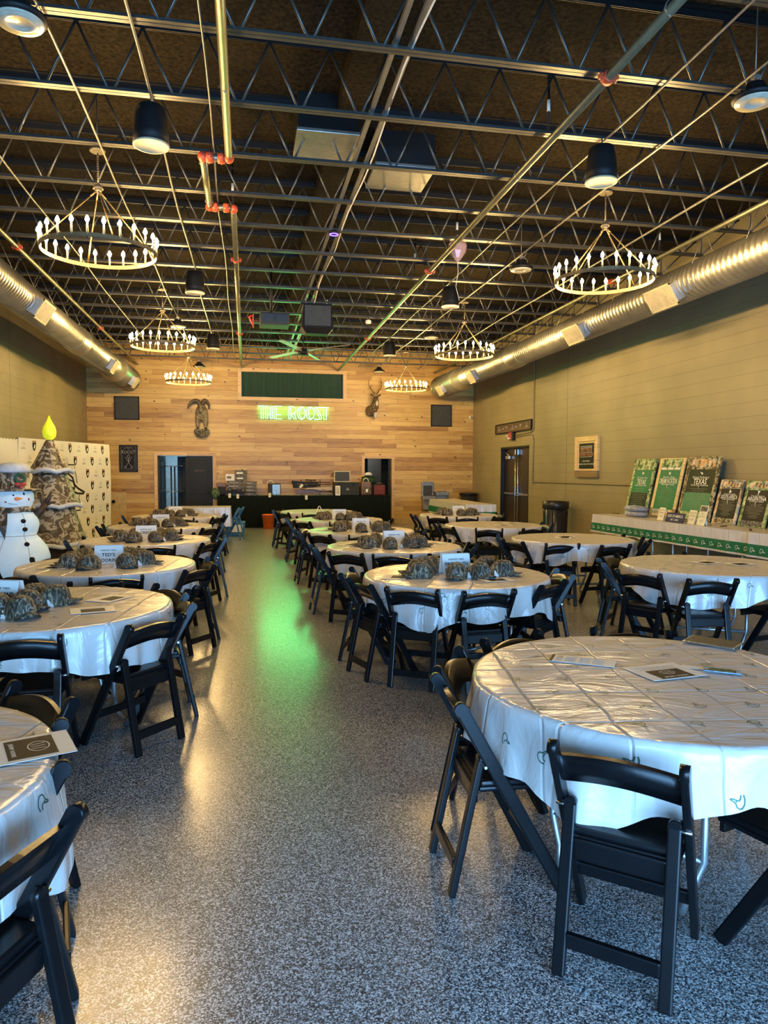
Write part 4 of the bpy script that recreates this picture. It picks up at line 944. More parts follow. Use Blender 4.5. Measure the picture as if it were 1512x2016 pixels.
poster('tall SOUTH AFRICA poster with zebra hide edge at the photo right edge', 8.04, 7.30, 1.88, 'poster brown black', 'poster brown black', 'African Safari', 'SOUTH AFRICA', 'WITH SAFARIS', 'zebra hide photo print', 'beach sunset photo print', symbol='antelope')
# small signs on display table
def small_sign(lab, x, y, w, h, mback, lines, ink, name='table_sign', top=None, z=ZT+0.012):
    t_ = thing(name, lab, 'small sign', (x, y, z)); ang = R(15)
    U = Vector((0, -1, 0)); Vv = Vector((math.sin(ang), 0, math.cos(ang))); N = U.cross(Vv); Mx = Matrix((U, Vv, N)).transposed().to_4x4()
    b = MB(); b.box(Mx @ Vector((0, h/2, 0)), (w, h, 0.006), Mx.to_3x3()); b.build('panel', mback, t_)
    b = MB()
    for s, v_, hh in lines:
        xs = [q[0] for q in text_mesh(s)[0]]; k = hh/0.7; sx = min(1.3, w*0.84/((max(xs)-min(xs))*k)); b.text(s, hh, Mx @ rotM(0, 0, 0, (0, v_*h, 0.0045)), sx, bold=0.01)
    b.build('lettering', ink, t_)
    if top: b = MB(); b.box(Mx @ Vector((0, h*0.83, 0.004)), (w*0.84, h*0.26, 0.002), Mx.to_3x3()); b.build('photo', top, t_)
    b = MB(); b.bar(Mx @ Vector((0, h*0.7, -0.004)), (0.10, 0, 0.0), 0.03, 0.003); b.build('strut', mback, t_)
small_sign('cream price card between pillows and the GULF OF AMERICA plate', 6.12, 9.72, 0.15, 0.20, 'cream tag', [('ON THE', 0.75, 0.02), ('TABLE', 0.55, 0.02), ('100', 0.25, 0.03)], 'grey print')
small_sign('dark blue GULF OF AMERICA plate standing on the display table', 6.08, 9.30, 0.44, 0.14, 'navy plate', [('GULF OF AMERICA', 0.52, 0.04), ('EST. 2025', 0.18, 0.025)], 'white print', 'novelty_plate')
small_sign('cream price card right of the GULF OF AMERICA plate', 6.13, 8.98, 0.16, 0.20, 'cream tag', [('ON THE', 0.75, 0.02), ('TABLE', 0.55, 0.02), ('100', 0.25, 0.03)], 'grey print')
small_sign('tall cream info card with a photo, before the helicopter TEXAS poster', 6.10, 8.72, 0.17, 0.28, 'cream tag', [('TRIP', 0.55, 0.02), ('DETAILS', 0.42, 0.018), ('2025', 0.2, 0.018)], 'grey print', top='printed carton')
small_sign('grey photo card at right photo edge on nearest display table', 6.22, 7.42, 0.20, 0.30, 'white paper', [('SAFARI', 0.12, 0.03)], 'grey print', top='woodland photo print', z=ZT+0.02)
for i, (z, lab) in enumerate(((0.0, 'lower grey plastic wrapped bundle beneath the green TEXAS poster'), (0.085, 'upper grey plastic wrapped bundle beneath the green TEXAS poster'))):
    b = MB(); b.lathe([(0.02, 0), (0.16, 0.004), (0.2, 0.04), (0.19, 0.07), (0.1, 0.088), (0.01, 0.09)], n=20, sx=0.75, sy=1.45)
    o = tag(b.build('wrapped_bundle', 'grey plastic bag', loc=(6.31, 10.72, ZT+0.008+z)), lab, 'wrapped bundle', 'wrapped bundles')
    b = MB(); b.tube([(-0.158, 0.05, 0.03), (-0.14, 0.05, 0.078), (0, 0.05, 0.094), (0.14, 0.05, 0.07)], 0.006, 5); b.build('white_strap', 'white paper', o)
for i, (x, y, lab) in enumerate(((6.28, 11.3, 'left of the wrapped bundles'), (6.3, 9.75, 'before the GULF OF AMERICA plate'), (6.3, 9.38, 'between plate and second price card'), (6.2, 8.8, 'before the info card'), (6.3, 8.5, 'before the South Africa poster'), (6.32, 8.0, 'before the Argentina poster'), (6.2, 7.85, 'just right of the pen before the Argentina poster'))):
    b = MB(); b.tube([(0, -0.07, 0), (0, 0.07, 0)], 0.0055, 6); tag(b.build('pen', 'black print', loc=(x, y, ZT+0.018), rot=(0, 0, R(30+20*i))), f'dark pen on the display table {lab}', 'pen', 'pens on display tables')
# rubbish bins
def bin_(lab, x, y, r, h, tall=True):
    t_ = thing('trash_can', lab, 'trash can', (x, y, 0))
    b = MB(); b.lathe([(r*0.78, 0.0), (r*0.80, 0.02), (r*0.96, h-0.03), (r*0.93, h-0.03), (r*0.76, 0.05), (0.001, 0.05)], n=28, capt=True)
    if tall:
        for k in range(14):
            a = 2*PI*k/14; b.bar((r*0.82*math.cos(a), r*0.82*math.sin(a), 0.06), (r*0.93*math.cos(a), r*0.93*math.sin(a), h-0.2), 0.02, 0.02)
    b.build('body', 'black bin plastic', t_)
    b = MB(); b.lathe([(r*0.95, h-0.16 if tall else h-0.05), (r*1.04, h-0.15 if tall else h-0.045), (r*1.05, h), (r*0.94, h+0.004), (r*0.90, h-0.03)], n=28, capb=False, capt=False); b.build('bag_rim', 'black bin plastic', t_)
p1 = px(1094, 987, X=6.5)
bin_('tall ribbed black trash can against the right wall', p1.x, p1.y, 0.27, p1.z)
bin_('black trash can in back right corner by the fountain', 6.58, 20.6, 0.27, 0.96, False)

# ------------------------------------------------------------------ photo backdrop, tree, snowman
A0, A1 = Vector((-4.2, 14.44, 0)), Vector((-3.22, 18.0, 0))
pB = px(222, 1050, Z=0)
t_ = thing('photo_backdrop', 'tan step and repeat backdrop printed with duck heads and shields', 'backdrop')
L = (A1-A0).length; dirv = (A1-A0).normalized(); nrm = Vector((dirv.y, -dirv.x, 0))
HB = 2.2
def BW(u, v_, d=0.0):
    wv = 0.02*math.sin(u*2.2+0.5)+0.012*math.sin(v_*3+u)
    k = 1 if u < L*0.7 else 1
    return A0 + dirv*(u+0.035*(1-v_/HB)*u/L) + Vector((0, 0, 0.02+v_)) + nrm*(wv+d)
b = MB(); NU, NV = 30, 12
g = [[b.b.verts.new(BW(L*i/NU, HB*j/NV)) for j in range(NV+1)] for i in range(NU+1)]
for i in range(NU):
    for j in range(NV): b._f((g[i][j], g[i+1][j], g[i+1][j+1], g[i][j+1]), True)
g2 = [[b.b.verts.new(BW(L*i/NU, HB*j/NV, -0.004)) for j in range(NV+1)] for i in range(NU+1)]
for i in range(NU):
    for j in range(NV): b._f((g2[i][j], g2[i][j+1], g2[i+1][j+1], g2[i+1][j]), True)
b.build('printed_fabric', 'pale backdrop vinyl', t_)
b = MB()
for u in (0.02, L-0.02): b.tube([BW(u, 0, -0.05)-Vector((0, 0, 0.02)), BW(u, HB+0.0, -0.03)], 0.014, 8)
b.tube([BW(0, HB-0.01, -0.03), BW(L/2, HB-0.01, -0.05), BW(L, HB-0.01, -0.03)], 0.014, 8); b.build('stand_frame', 'zinc conduit', t_)
# side wing of the backdrop
b = MB(); W0 = Vector((-4.31, 13.75, 0)); 
for k in range(6):
    a0, a1 = A0.lerp(W0, k/6)+Vector((0, 0, 0)), A0.lerp(W0, (k+1)/6)
    b.poly([a0+Vector((0.0, 0, 0.03)), a1+Vector((0.0, 0, 0.03)), a1+Vector((0, 0, HB-0.03)), a0+Vector((0, 0, HB))])
b.build('side_wing', 'pale backdrop vinyl', t_)
b = MB(); rows = 8; i0 = 0
BIG = (L*0.40, L*0.73, 0.78, 1.63)
for rI in range(rows):
    v_ = HB-0.13-rI*0.272
    cI = -1
    while True:
        cI += 1; u = 0.14+cI*0.352+(0.20 if rI % 2 else 0.0)
        if u > L-0.1: break
        if (1.0 < u < 2.42 and 0.62 < v_ < 1.72) or (2.1 < u < 2.6 and 1.0 < v_ < 1.3): continue
        if (cI) % 2 == 0:
            b.m = 0; s = 0.062; f = lambda x, y, u=u, v_=v_: BW(u+x*s, v_+y*s+0.03, 0.004)
            b.ribbon(DUCK, 0.10, fn=f); b.ribbon(DUCK2, 0.10, fn=f)
            f2 = lambda x, y, u=u, v_=v_: BW(u+x, v_+y, 0.004)
            b.ribbon([(-0.055, -0.045), (0.055, -0.045)], 0.012, fn=f2); b.ribbon([(-0.075, -0.068), (0.075, -0.068)], 0.012, fn=f2)
        else:
            f = lambda x, y, u=u, v_=v_: BW(u+x, v_+y, 0.004)
            b.m = 1; pts = [(-0.06, 0.09), (0.06, 0.09), (0.06, -0.02), (0.035, -0.08), (0, -0.11), (-0.035, -0.08), (-0.06, -0.02)]
            b.poly([f(*q) for q in pts])
            f = lambda x, y, u=u, v_=v_: BW(u+x, v_+y, 0.006); b.m = 2
            b.poly([f(*q) for q in [(0.02, 0.03), (0.03, -0.02), (0.0, -0.07), (-0.02, -0.04), (0.0, 0.01)]]); b.m = 3
            b.poly([f(*q) for q in [(-0.052, 0.082), (0.052, 0.082), (0.052, 0.055), (-0.052, 0.055)]])
b.build('small_logos', ['grey print', 'poster brown black', 'white print', 'orange brown print'], t_)
b = MB(); cu, cv = 1.745, 1.22
f = lambda x, y: BW(cu+x*0.75, cv+y*0.5, 0.005)
b.ribbon(DUCK, 0.085, fn=f); b.ribbon(DUCK2, 0.10, fn=f); b.ribbon([(0.38, -0.18), (0.46, 0.0), (0.36, 0.25), (0.1, 0.36), (0.02, 0.3)], 0.06, fn=f)
f = lambda x, y: BW(x, y, 0.005)
b.ribbon([(1.05, 1.70), (2.05, 1.71), (2.18, 1.31)], 0.024, fn=f); b.ribbon([(2.28, 1.05), (2.25, 0.98), (2.30, 0.88), (2.26, 0.8), (2.31, 0.71), (1.7, 0.72), (1.05, 0.72), (1.05, 1.70)], 0.024, fn=f)
b.build('large_duck_logo', 'poster brown black', t_)

tx, ty = -3.42, 13.55
t_ = thing('inflatable_tree', 'tall camo inflatable christmas tree topped by a glowing yellow flame', 'inflatable', (tx, ty, 0))
b = MB(); b.lathe([(0.30, 0.0), (0.31, 0.02), (0.30, 0.28), (0.28, 0.30)], n=20); b.build('trunk', 'chocolate brown nylon', t_)
for (z0, z1, r0, r1) in ((0.30, 1.05, 0.60, 0.36), (0.98, 1.66, 0.50, 0.22), (1.58, 2.15, 0.37, 0.06)):
    b = MB(); pr = []
    for i in range(12):
        f_ = i/11; pr.append((r0+(r1-r0)*(f_**0.9), z0+(z1-z0)*f_))
    pr = [(r0*0.94, z0-0.02)]+pr; b.lathe(pr, n=36); b.build('tier', 'old school duck camo fabric', t_)
for (z, r) in ((0.28, 0.585), (0.97, 0.485), (1.58, 0.36)):
    b = MB(); N = 60; b.tube([((r+0.01)*math.cos(2*PI*k/N), (r+0.01)*math.sin(2*PI*k/N), z+0.045*abs(math.sin(k*PI/10))) for k in range(N)], 0.038, 10, closed=True); b.build('white_trim', 'white fur trim', t_)
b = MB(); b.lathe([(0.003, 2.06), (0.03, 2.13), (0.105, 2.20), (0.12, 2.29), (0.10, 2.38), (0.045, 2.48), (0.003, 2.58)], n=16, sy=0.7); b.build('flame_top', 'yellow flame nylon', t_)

sx_, sy_ = -3.36, 11.3
t_ = thing('inflatable_snowman', 'glowing white inflatable snowman in camo hat at the left edge', 'inflatable', (sx_, sy_, 0), R(15))
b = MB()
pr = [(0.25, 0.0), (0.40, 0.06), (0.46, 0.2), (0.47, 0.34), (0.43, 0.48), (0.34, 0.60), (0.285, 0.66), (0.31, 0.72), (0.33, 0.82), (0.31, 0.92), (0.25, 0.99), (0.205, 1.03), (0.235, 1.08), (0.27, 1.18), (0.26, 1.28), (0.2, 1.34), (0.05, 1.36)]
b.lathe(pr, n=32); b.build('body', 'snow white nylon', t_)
b = MB()
for a_ in (-115, -65, 0, 180, 90): b.tube([((r_+0.001)*math.cos(R(a_)), (r_+0.001)*math.sin(R(a_)), z_) for r_, z_ in pr[1:11]], 0.0035, 5)
b.tube([(0.289*math.cos(2*PI*k/24), 0.289*math.sin(2*PI*k/24), 0.66) for k in range(24)], 0.004, 5, closed=True); b.build('seam', 'grey print', t_)
b = MB(); b.lathe([(0.36, 1.31), (0.37, 1.335), (0.22, 1.35), (0.215, 1.52), (0.225, 1.62), (0.2, 1.68), (0.1, 1.71), (0.01, 1.715)], n=28); b.build('hat', 'old school duck camo fabric', t_)
b = MB(); b.lathe([(0.228, 1.58), (0.236, 1.62), (0.215, 1.68), (0.12, 1.72), (0.01, 1.728)], n=28); b.build('hat_snow_top', 'white fur trim', t_)
b = MB(); b.tube([(0.09+0.06*math.cos(2*PI*k/14), -0.225, 1.50+0.06*math.sin(2*PI*k/14)) for k in range(14)], 0.02, 6, closed=True); b.build('wreath', 'wreath green', t_)
b = MB(); b.ball((0.06, -0.25, 1.41), 0.03, 8, rz=(0.045, 0.02, 0.03)); b.ball((0.13, -0.24, 1.41), 0.03, 8, rz=(0.045, 0.02, 0.03)); b.ball((0.10, -0.26, 1.36), 0.03, 8, rz=(0.02, 0.02, 0.05)); b.build('red_bow', 'rosy red', t_)
b = MB()
for (x, z) in ((0.0, 1.25), (0.13, 1.27)): b.ball((x, -0.255 if x == 0 else -0.22, z), 0.02, 8, rz=(0.018, 0.01, 0.022))
for (x, z, y) in ((0.12, 0.88, -0.30), (0.14, 0.76, -0.30), (0.16, 0.55, -0.37)): b.ball((x, y, z), 0.03, 10, rz=(0.036, 0.02, 0.032))
b.build('eyes_and_buttons', 'gun black', t_)
b = MB(); b.tube([(0.03, -0.25, 1.20), (0.075, -0.31, 1.205), (0.12, -0.36, 1.21)], [0.03, 0.022, 0.004], 10); b.build('carrot_nose', 'carrot orange', t_)
b = MB(); b.ball((-0.09, -0.235, 1.165), 0.03, 8, rz=(0.028, 0.012, 0.024)); b.ball((0.185, -0.18, 1.19), 0.03, 8, rz=(0.024, 0.014, 0.026)); b.build('cheeks', 'rosy red', t_)
b = MB(); b.tube([(-0.07+0.04*i, -0.262+0.006*i*i*0.4, 1.14-0.02*math.sin(PI*i/6)) for i in range(7)], 0.004, 5); b.build('smile', 'grey print', t_)
b = MB(); b.tube([(0.235*math.cos(2*PI*k/24), 0.235*math.sin(2*PI*k/24), 1.04+0.01*math.sin(k)) for k in range(24)], 0.045, 8, closed=True); b.poly([(-0.19, -0.25, 1.03), (-0.08, -0.27, 1.03), (-0.085, -0.34, 0.85), (-0.12, -0.35, 0.62), (-0.19, -0.33, 0.78), (-0.22, -0.28, 0.9)][::-1], (0, 0.02, 0)); b.build('scarf', 'old school duck camo fabric', t_)
b = MB(); b.tube([(0.28, 0.0, 0.93), (0.36, 0, 1.02), (0.42, 0, 1.12)], [0.07, 0.05, 0.045], 8); b.tube([(0.40, 0, 1.08), (0.37, 0, 1.18), (0.36, 0, 1.26)], [0.04, 0.03, 0.012], 8); b.tube([(0.41, 0, 1.10), (0.47, 0, 1.2), (0.5, 0, 1.30)], [0.04, 0.03, 0.012], 8); b.tube([(0.42, 0, 1.10), (0.5, 0, 1.13), (0.56, 0, 1.14)], [0.03, 0.02, 0.01], 8); b.build('stick_arm', 'chocolate brown nylon', t_)

# ------------------------------------------------------------------ round tables, cloths, chairs
TR_, TZ = 0.762, 0.745
def cloth_point(u, v_, seed, lift=0.0):
    rnd = seed; r = math.hypot(u, v_); th = math.atan2(v_, u)
    if r <= TR_:
        return Vector((u, v_, TZ+0.004+lift+0.0012*math.sin(u*26+seed)*math.sin(v_*19)))
    s = r-TR_; k = min(1.0, s/0.28)
    rip = (0.55*math.sin(9*th+seed)+0.45*math.sin(14*th+seed*2.3)+0.5*abs(math.sin(5.5*th+seed*0.7))-0.25)
    rr = TR_+0.014+min(s, 0.03)*0.35+0.034*k*rip+0.010*k*math.sin(31*th+seed*3)+0.025*k+lift
    z = TZ+0.004-max(0, s-0.006)*0.985
    if s < 0.02: z += 0.0
    return Vector((rr*math.cos(th), rr*math.sin(th), z))
def round_cloth(seed):
    b = MB(); NT_ = 216
    rs = [0.0001, 0.15, 0.3, 0.45, 0.6, 0.7, 0.75, TR_, TR_+0.012, TR_+0.03]
    rings = []
    for r in rs: rings.append([b.b.verts.new(cloth_point(r*math.cos(2*PI*k/NT_), r*math.sin(2*PI*k/NT_), seed)) for k in range(NT_)])
    def hem(th): return 0.27+0.05*math.cos(4*th+seed)+0.025*math.sin(7*th+seed*1.3)+0.015*math.sin(13*th)
    for j in range(1, 9):
        ring = []
        for k in range(NT_):
            th = 2*PI*k/NT_; s = 0.03+(hem(th)-0.03)*j/8; r = TR_+s
            ring.append(b.b.verts.new(cloth_point(r*math.cos(th), r*math.sin(th), seed)))
        rings.append(ring)
    for A, B in zip(rings, rings[1:]):
        for k in range(NT_): b._f((A[k], A[(k+1) % NT_], B[(k+1) % NT_], B[k]), True)
    b.m = 1; rnd = random.Random(int(seed*100))
    sp_ = 0.205; s = 0.028
    for iu in range(-6, 7):
        for iv in range(-6, 7):
            u = iu*sp_+(sp_/2 if iv % 2 else 0); v_ = iv*sp_*0.9; r = math.hypot(u, v_)
            if r > TR_+0.19 or TR_-0.03 < r < TR_+0.045: continue
            a = rnd.choice([0, PI/2, PI, -PI/2]) + 0.6
            if r > TR_: a = math.atan2(v_, u)+PI/2 + rnd.choice([0, 0, 1.2, PI])
            ca, sa = math.cos(a), math.sin(a)
            f = lambda x, y, u=u, v_=v_, ca=ca, sa=sa: cloth_point(u+(x*ca-y*sa)*s*1.25, v_+(x*sa+y*ca)*s*1.25, seed, 0.0022)
            b.ribbon(DUCK, 0.11, fn=f); b.ribbon(DUCK2, 0.11, fn=f)
    o = b.build('tablecloth', ['white plastic table film', 'dark green print']); return o
def round_table_base():
    t_ = thing('round_banquet_table', '', 'table', (0, 0, 0), group='round folding banquet tables')
    b = MB(); b.lathe([(TR_-0.004, TZ-0.025), (TR_, TZ-0.02), (TR_, TZ-0.004), (TR_-0.004, TZ)], n=64); b.build('tabletop', 'laminate tabletop', t_)
    for s_ in (-1, 1):
        b = MB()
        b.tube([(s_*0.36, -0.3, TZ-0.03), (s_*0.36, -0.3, 0.2), (s_*0.38, -0.26, 0.08), (s_*0.42, -0.24, 0.012)], 0.014, 8)
        b.tube([(s_*0.36, 0.3, TZ-0.03), (s_*0.36, 0.3, 0.2), (s_*0.38, 0.26, 0.08), (s_*0.42, 0.24, 0.012)], 0.014, 8)
        b.tube([(s_*0.36, -0.3, 0.2), (s_*0.36, 0.3, 0.2)], 0.012, 6); b.tube([(s_*0.36, 0, 0.2), (s_*0.08, 0, TZ-0.03)], 0.009, 6)
        b.build('leg', 'grey leg steel', t_)
    return t_
TB = {
 'L1': (-1.36, 2.20, 'nearest left table'), 'L2': (-1.28, 4.87, "left row's second table"), 'L3': (-1.27, 6.97, "left row's third table"),
 'L4': (-1.25, 9.35, "left row's fourth table"), 'L5': (-1.33, 11.65, "left row's fifth table"), 'L6': (-1.34, 14.1, "left row's sixth table"),
 'M1': (1.75, 5.80, "middle row's second table"), 'M2': (1.70, 8.15, "middle row's third table"), 'M3': (1.66, 10.35, "middle row's fourth table"),
 'M4': (1.65, 12.8, "middle row's fifth table"), 'M5': (1.50, 15.35, "middle row's farthest table"), 'R1': (1.72, 2.72, 'nearest right table'),
 'R2': (4.30, 6.02, "right row's nearest table"), 'R3': (4.20, 8.68, "right row's second table"), 'R4': (3.97, 11.1, "right row's third table"), 'R5': (4.19, 13.75, "right row's farthest table")}
base0 = round_table_base(); base0.name = 'round_banquet_table'
protos = [round_cloth(s_) for s_ in (0.4, 1.9, 3.3)]
first = True; usedc = set()
for i, (k, (x, y, ph)) in enumerate(TB.items()):
    rz = R(20*i)
    if first: base0.location = (x, y, 0); base0.rotation_euler = (0, 0, rz); base0['label'] = f'round folding banquet table under white cover, {ph}'; first = False
    else: dup(base0, (x, y, 0), rz, f'round folding banquet table under white cover, {ph}')
    pi = i % 3; p = protos[pi]
    o = p if pi not in usedc else p.copy()
    if pi in usedc: COL.objects.link(o)
    usedc.add(pi); o.location = (x, y, 0); o.rotation_euler = (0, 0, R(-8+37*(i//3)) if k != 'R1' else R(-8))
    hatted = k in ('L2', 'L3', 'L4', 'L5', 'L6', 'M1', 'M2', 'M3', 'M4', 'R5')
    tag(o, f'white plastic cover printed with duck heads on {ph}', 'tablecloth', 'round table covers')
# rectangular table at the far left
rect_table(-1.72, -0.35, 15.95, 16.75, 0.80, 0, 'long folding table at the far end of left row', 'white cover on long table at the far end of left row', drop=0.42, band=False, ducks=False)

# chair prototype: origin on floor under the top of the back, +Y towards table
def make_chair(mname):
    t_ = thing('folding_chair', '', 'chair', (0, 0, 0), group='black folding chairs')
    top_, foot = Vector((0, 0.0, 0.752)), Vector((0, 0.425, 0.0))
    for s_ in (-1, 1):
        b = MB(); X = Vector((s_*0.198, 0, 0))
        b.bar(X+top_+Vector((0, 0.006, -0.01)), X+foot, 0.026, 0.052, 0.007, ref=Vector((0, 1, 0)))
        b.lathe([(0.0255, -0.0145), (0.0255, 0.0145)], X+top_+Vector((0, 0.005, -0.012)), 14, axis='X')
        b.build('front_leg', mname, t_)
        b = MB(); X = Vector((s_*0.163, 0, 0))
        b.bar(X+Vector((0, 0.095, 0.53)), X+Vector((0, -0.015, 0.0)), 0.042, 0.026, 0.006); b.lathe([(0.021, -0.013), (0.021, 0.013)], X+Vector((0, 0.095, 0.53)), 14, axis='Y')
        b.build('rear_leg', mname, t_)
    # curved backrest
    b = MB(); n = 12; rows = []
    for i in range(n+1):
        f_ = i/n; x = -0.187+0.374*f_; c_ = math.sin(PI*f_)
        zt = 0.706+0.028*c_; zb = 0.600+0.030*c_; yb_ = 0.035-0.035*c_
        ln = Vector((0, 0.548, -1)).normalized()
        rows.append([b.b.verts.new((x, yb_+0.0, zt)), b.b.verts.new((x, yb_+0.055, zb)), b.b.verts.new((x, yb_+0.075, zb+0.002)), b.b.verts.new((x, yb_+0.02, zt+0.003))])
    for A, B in zip(rows, rows[1:]):
        for q in range(4): b._f((A[q], A[(q+1) % 4], B[(q+1) % 4], B[q]), True if q in (0, 2) else False)
    b._f(rows[0]); b._f(rows[-1][::-1]); b.build('backrest', mname, t_)
    b = MB(); b.box((0, 0.275, 0.435), (0.358, 0.36, 0.028), bev=0.012); 
    b.box((0, 0.275, 0.418), (0.366, 0.375, 0.02), bev=0.008); b.build('seat', mname, t_)
    b = MB(); b.box((0, 0.082, 0.385), (0.29, 0.022, 0.07), bev=0.006); b.build('upper_stretcher', mname, t_); b = MB(); b.box((0, 0.004, 0.115), (0.29, 0.022, 0.05), bev=0.006); b.build('lower_stretcher', mname, t_)
    b = MB(); b.box((0, 0.318, 0.19), (0.375, 0.022, 0.045), bev=0.006); b.build('front_stretcher', mname, t_); b = MB(); b.box((0, 0.445, 0.40), (0.36, 0.02, 0.05), bev=0.005); b.build('seat_apron', mname, t_)
    for s_ in (-1, 1):
        b = MB(); b.lathe([(0.006, -0.020), (0.006, 0.020)], (s_*0.192, 0.102, 0.515), 8, axis='X')
        b.build('pivot_bolt', 'dull chrome', t_)
    return t_
ch0 = make_chair('matte black chair resin')
DIR8 = ['right side', 'far right side', 'far side', 'far left side', 'left side', 'near left side', 'near side', 'near right side']
CH = {
 'L1': [(331, .97, 5), (15, .80, 0), (54, .96, -6)],
 'L2': [(322, .97, 0), (277, .93, -4), (4, .90, 10), (82, .93, 0), (40, .95, 0), (140, .95, 0)],
 'L3': [(226, .90, 10), (284, .94, 0), (332, .98, -5), (8, .95, 8), (50, .95, 0), (92, .92, 0), (135, .95, 0)],
 'L4': [(196, .93, 0), (285, .92, 0), (330, .96, 0), (5, .98, 0), (45, .95, 0), (140, .93, 0), (95, .93, 0), (243, .93, 0)],
 'L5': [(200, .93, 0), (282, .92, 0), (326, .97, 0), (5, .96, 0), (150, .95, 0), (48, .95, 0)],
 'L6': [(190, .95, 0), (283, .92, 0), (330, .97, 0), (8, .95, 0), (238, .95, 0)],
 'M1': [(199, .94, -2), (232, .90, 6), (269, .90, 6), (314, .88, -4), (355, .96, 0), (40, .94, 0), (76, .94, 0), (114, .92, 0), (160, .96, 0)],
 'M2': [(181, .96, 0), (226, .98, 8), (257, .98, 0), (292, .97, 0), (338, .95, 0), (20, .95, 0), (118, .95, 0)],
 'M3': [(183, .95, 0), (223, .95, 0), (263, .94, 0), (302, .95, 0), (345, .95, 0), (150, .95, 0)],
 'M4': [(178, .95, 0), (220, .95, 0), (265, .94, 0), (335, .95, 0), (150, .95, 0)],
 'M5': [(178, .95, 0), (215, .96, 0), (258, .94, 0), (150, .95, 0)],
 'R1': [(231, .965, -2), (181, .94, -3), (282, .97, 4), (150, .92, 0), (112, .90, 0), (67, .92, 0)],
 'R2': [(160, .98, 0), (203, 1.05, 6), (237, 1.08, 22), (283, .98, 0), (130, .96, 0), (80, .95, 0)],
 'R3': [(196, .97, 0), (237, .86, 20), (276, .97, 0), (322, .95, 0), (158, .97, 0), (8, .97, 0), (100, .95, 0)],
 'R4': [(200, .95, 0), (247, .95, 0), (291, .95, 0), (3, .98, 0), (155, .95, 0)],
 'R5': [(183, .96, 0), (228, .96, 0), (263, .95, 0), (310, .95, 0), (8, .95, 0)]}
isfirst = True; seen_lab = {}
for k, lst in CH.items():
    tx_, ty_, ph = TB[k]
    used = {}
    for (a, r, tw) in sorted(lst):
        d8 = int(((a+22.5) % 360)//45); nm = DIR8[d8]
        if nm in used:
            nm2 = 'nearer to camera of two on the '+nm
            # earlier or later? the one with smaller sin is nearer the camera
            used[nm] += 1
            nm = ('closer to camera on the ' if math.sin(R(a)) < used[nm+'_s'] else 'further back on the ')+nm
        else: used[nm] = 1; used[nm+'_s'] = math.sin(R(a))
        lab = f'black folding chair {"at " if not nm.startswith(("closer","further")) else ""}{nm} of {ph}'
        loc = (tx_+r*math.cos(R(a)), ty_+r*math.sin(R(a)), 0); rz = R(a+90+tw+random.uniform(-3, 3) if r not in (.965, .94) else a+90+tw)
        if isfirst: ch0.location = loc; ch0.rotation_euler = (0, 0, rz); ch0['label'] = lab; isfirst = False
        else: dup(ch0, loc, rz, lab)
bc = make_chair('blue painted chair steel'); bc.location = (-0.12, 16.9, 0); bc.rotation_euler = (0, 0, R(75)); bc['label'] = 'blue folding chair standing alone before the black table skirt'; bc['group'] = 'blue folding chair'
bc.name = 'blue_folding_chair'

# ------------------------------------------------------------------ hats
def make_hat():
    t_ = thing('camo_hat', '', 'hat', (0, 0, 0), group='camo hats on the tables')
    b = MB(); N = 24; prof = [(0.090, 0.0), (0.094, 0.02), (0.092, 0.05), (0.082, 0.083), (0.060, 0.110), (0.030, 0.124), (0.002, 0.128)]
    rings = []
    for r, z in prof:
        rings.append([b.b.verts.new((r*math.cos(2*PI*k/N)*0.93, r*math.sin(2*PI*k/N)*1.12, z+(0.012*(math.sin(2*PI*k/N)) if 0.05 < z < 0.12 else 0) + (0.018*abs(math.cos(2*PI*k/N))**3 if z < 0.01 else 0)*(-1 if False else 0))) for k in range(N)])
    for A, B in zip(rings, rings[1:]):
        for k in range(N): b._f((A[k], A[(k+1) % N], B[(k+1) % N], B[k]), True)
    b._f(rings[-1]); cr = b.build('crown', 'bottomland bark camo', t_)
    b = MB(); n = 12; top_, bo = [], []
    for i in range(n+1):
        th = R(18+144*i/n); ix, iy = 0.087*math.cos(th), 0.104*math.sin(th)
        x = -1+2*i/n; ox, oy = 0.088*math.cos(th)*1.02, iy+0.075*math.sin(R(10+160*i/n))**0.55
        dz = 0.030*(1-(math.cos(th))**2*1.35)
        top_.append((b.b.verts.new((ix, iy, 0.008+dz*0.9)), b.b.verts.new((ox, oy, 0.006+dz*1.0-0.006)))); bo.append((b.b.verts.new((ix, iy, 0.003+dz*0.9)), b.b.verts.new((ox, oy, 0.002+dz*1.0-0.006))))
    for i in range(n):
        b._f((top_[i][0], top_[i][1], top_[i+1][1], top_[i+1][0]), True); b._f((bo[i][0], bo[i+1][0], bo[i+1][1], bo[i][1]), True); b._f((top_[i][1], bo[i][1], bo[i+1][1], top_[i+1][1]), False)
    b.build('brim', 'bottomland bark camo', t_)
    b = MB(); s = 0.03
    def f(u, v_):
        a = u*s/0.1; z = 0.062+v_*s
        r = 0.099-max(0, z-0.05)*0.30
        return Vector((-r*0.95*math.sin(a), r*1.14*math.cos(a)+0.002+ (0.0), z+0.004))
    b.ribbon(DUCK, 0.14, fn=f); b.ribbon(DUCK2, 0.14, fn=f); b.build('embroidered_duck', 'grey print', t_)
    b = MB(); b.ball((0, 0, 0.129), 0.006, 6); b.build('top_button', 'bottomland bark camo', t_)
    b = MB(); b.box((0.086, -0.02, 0.02), (0.002, 0.035, 0.05), rot=rotM(0, R(-20), R(20)).to_3x3()); b.build('paper_tag', 'white paper', t_)
    return t_
hat0 = make_hat(); hfirst = True
HP = ['right', 'far right', 'far', 'far left', 'left', 'near left', 'near', 'near right']
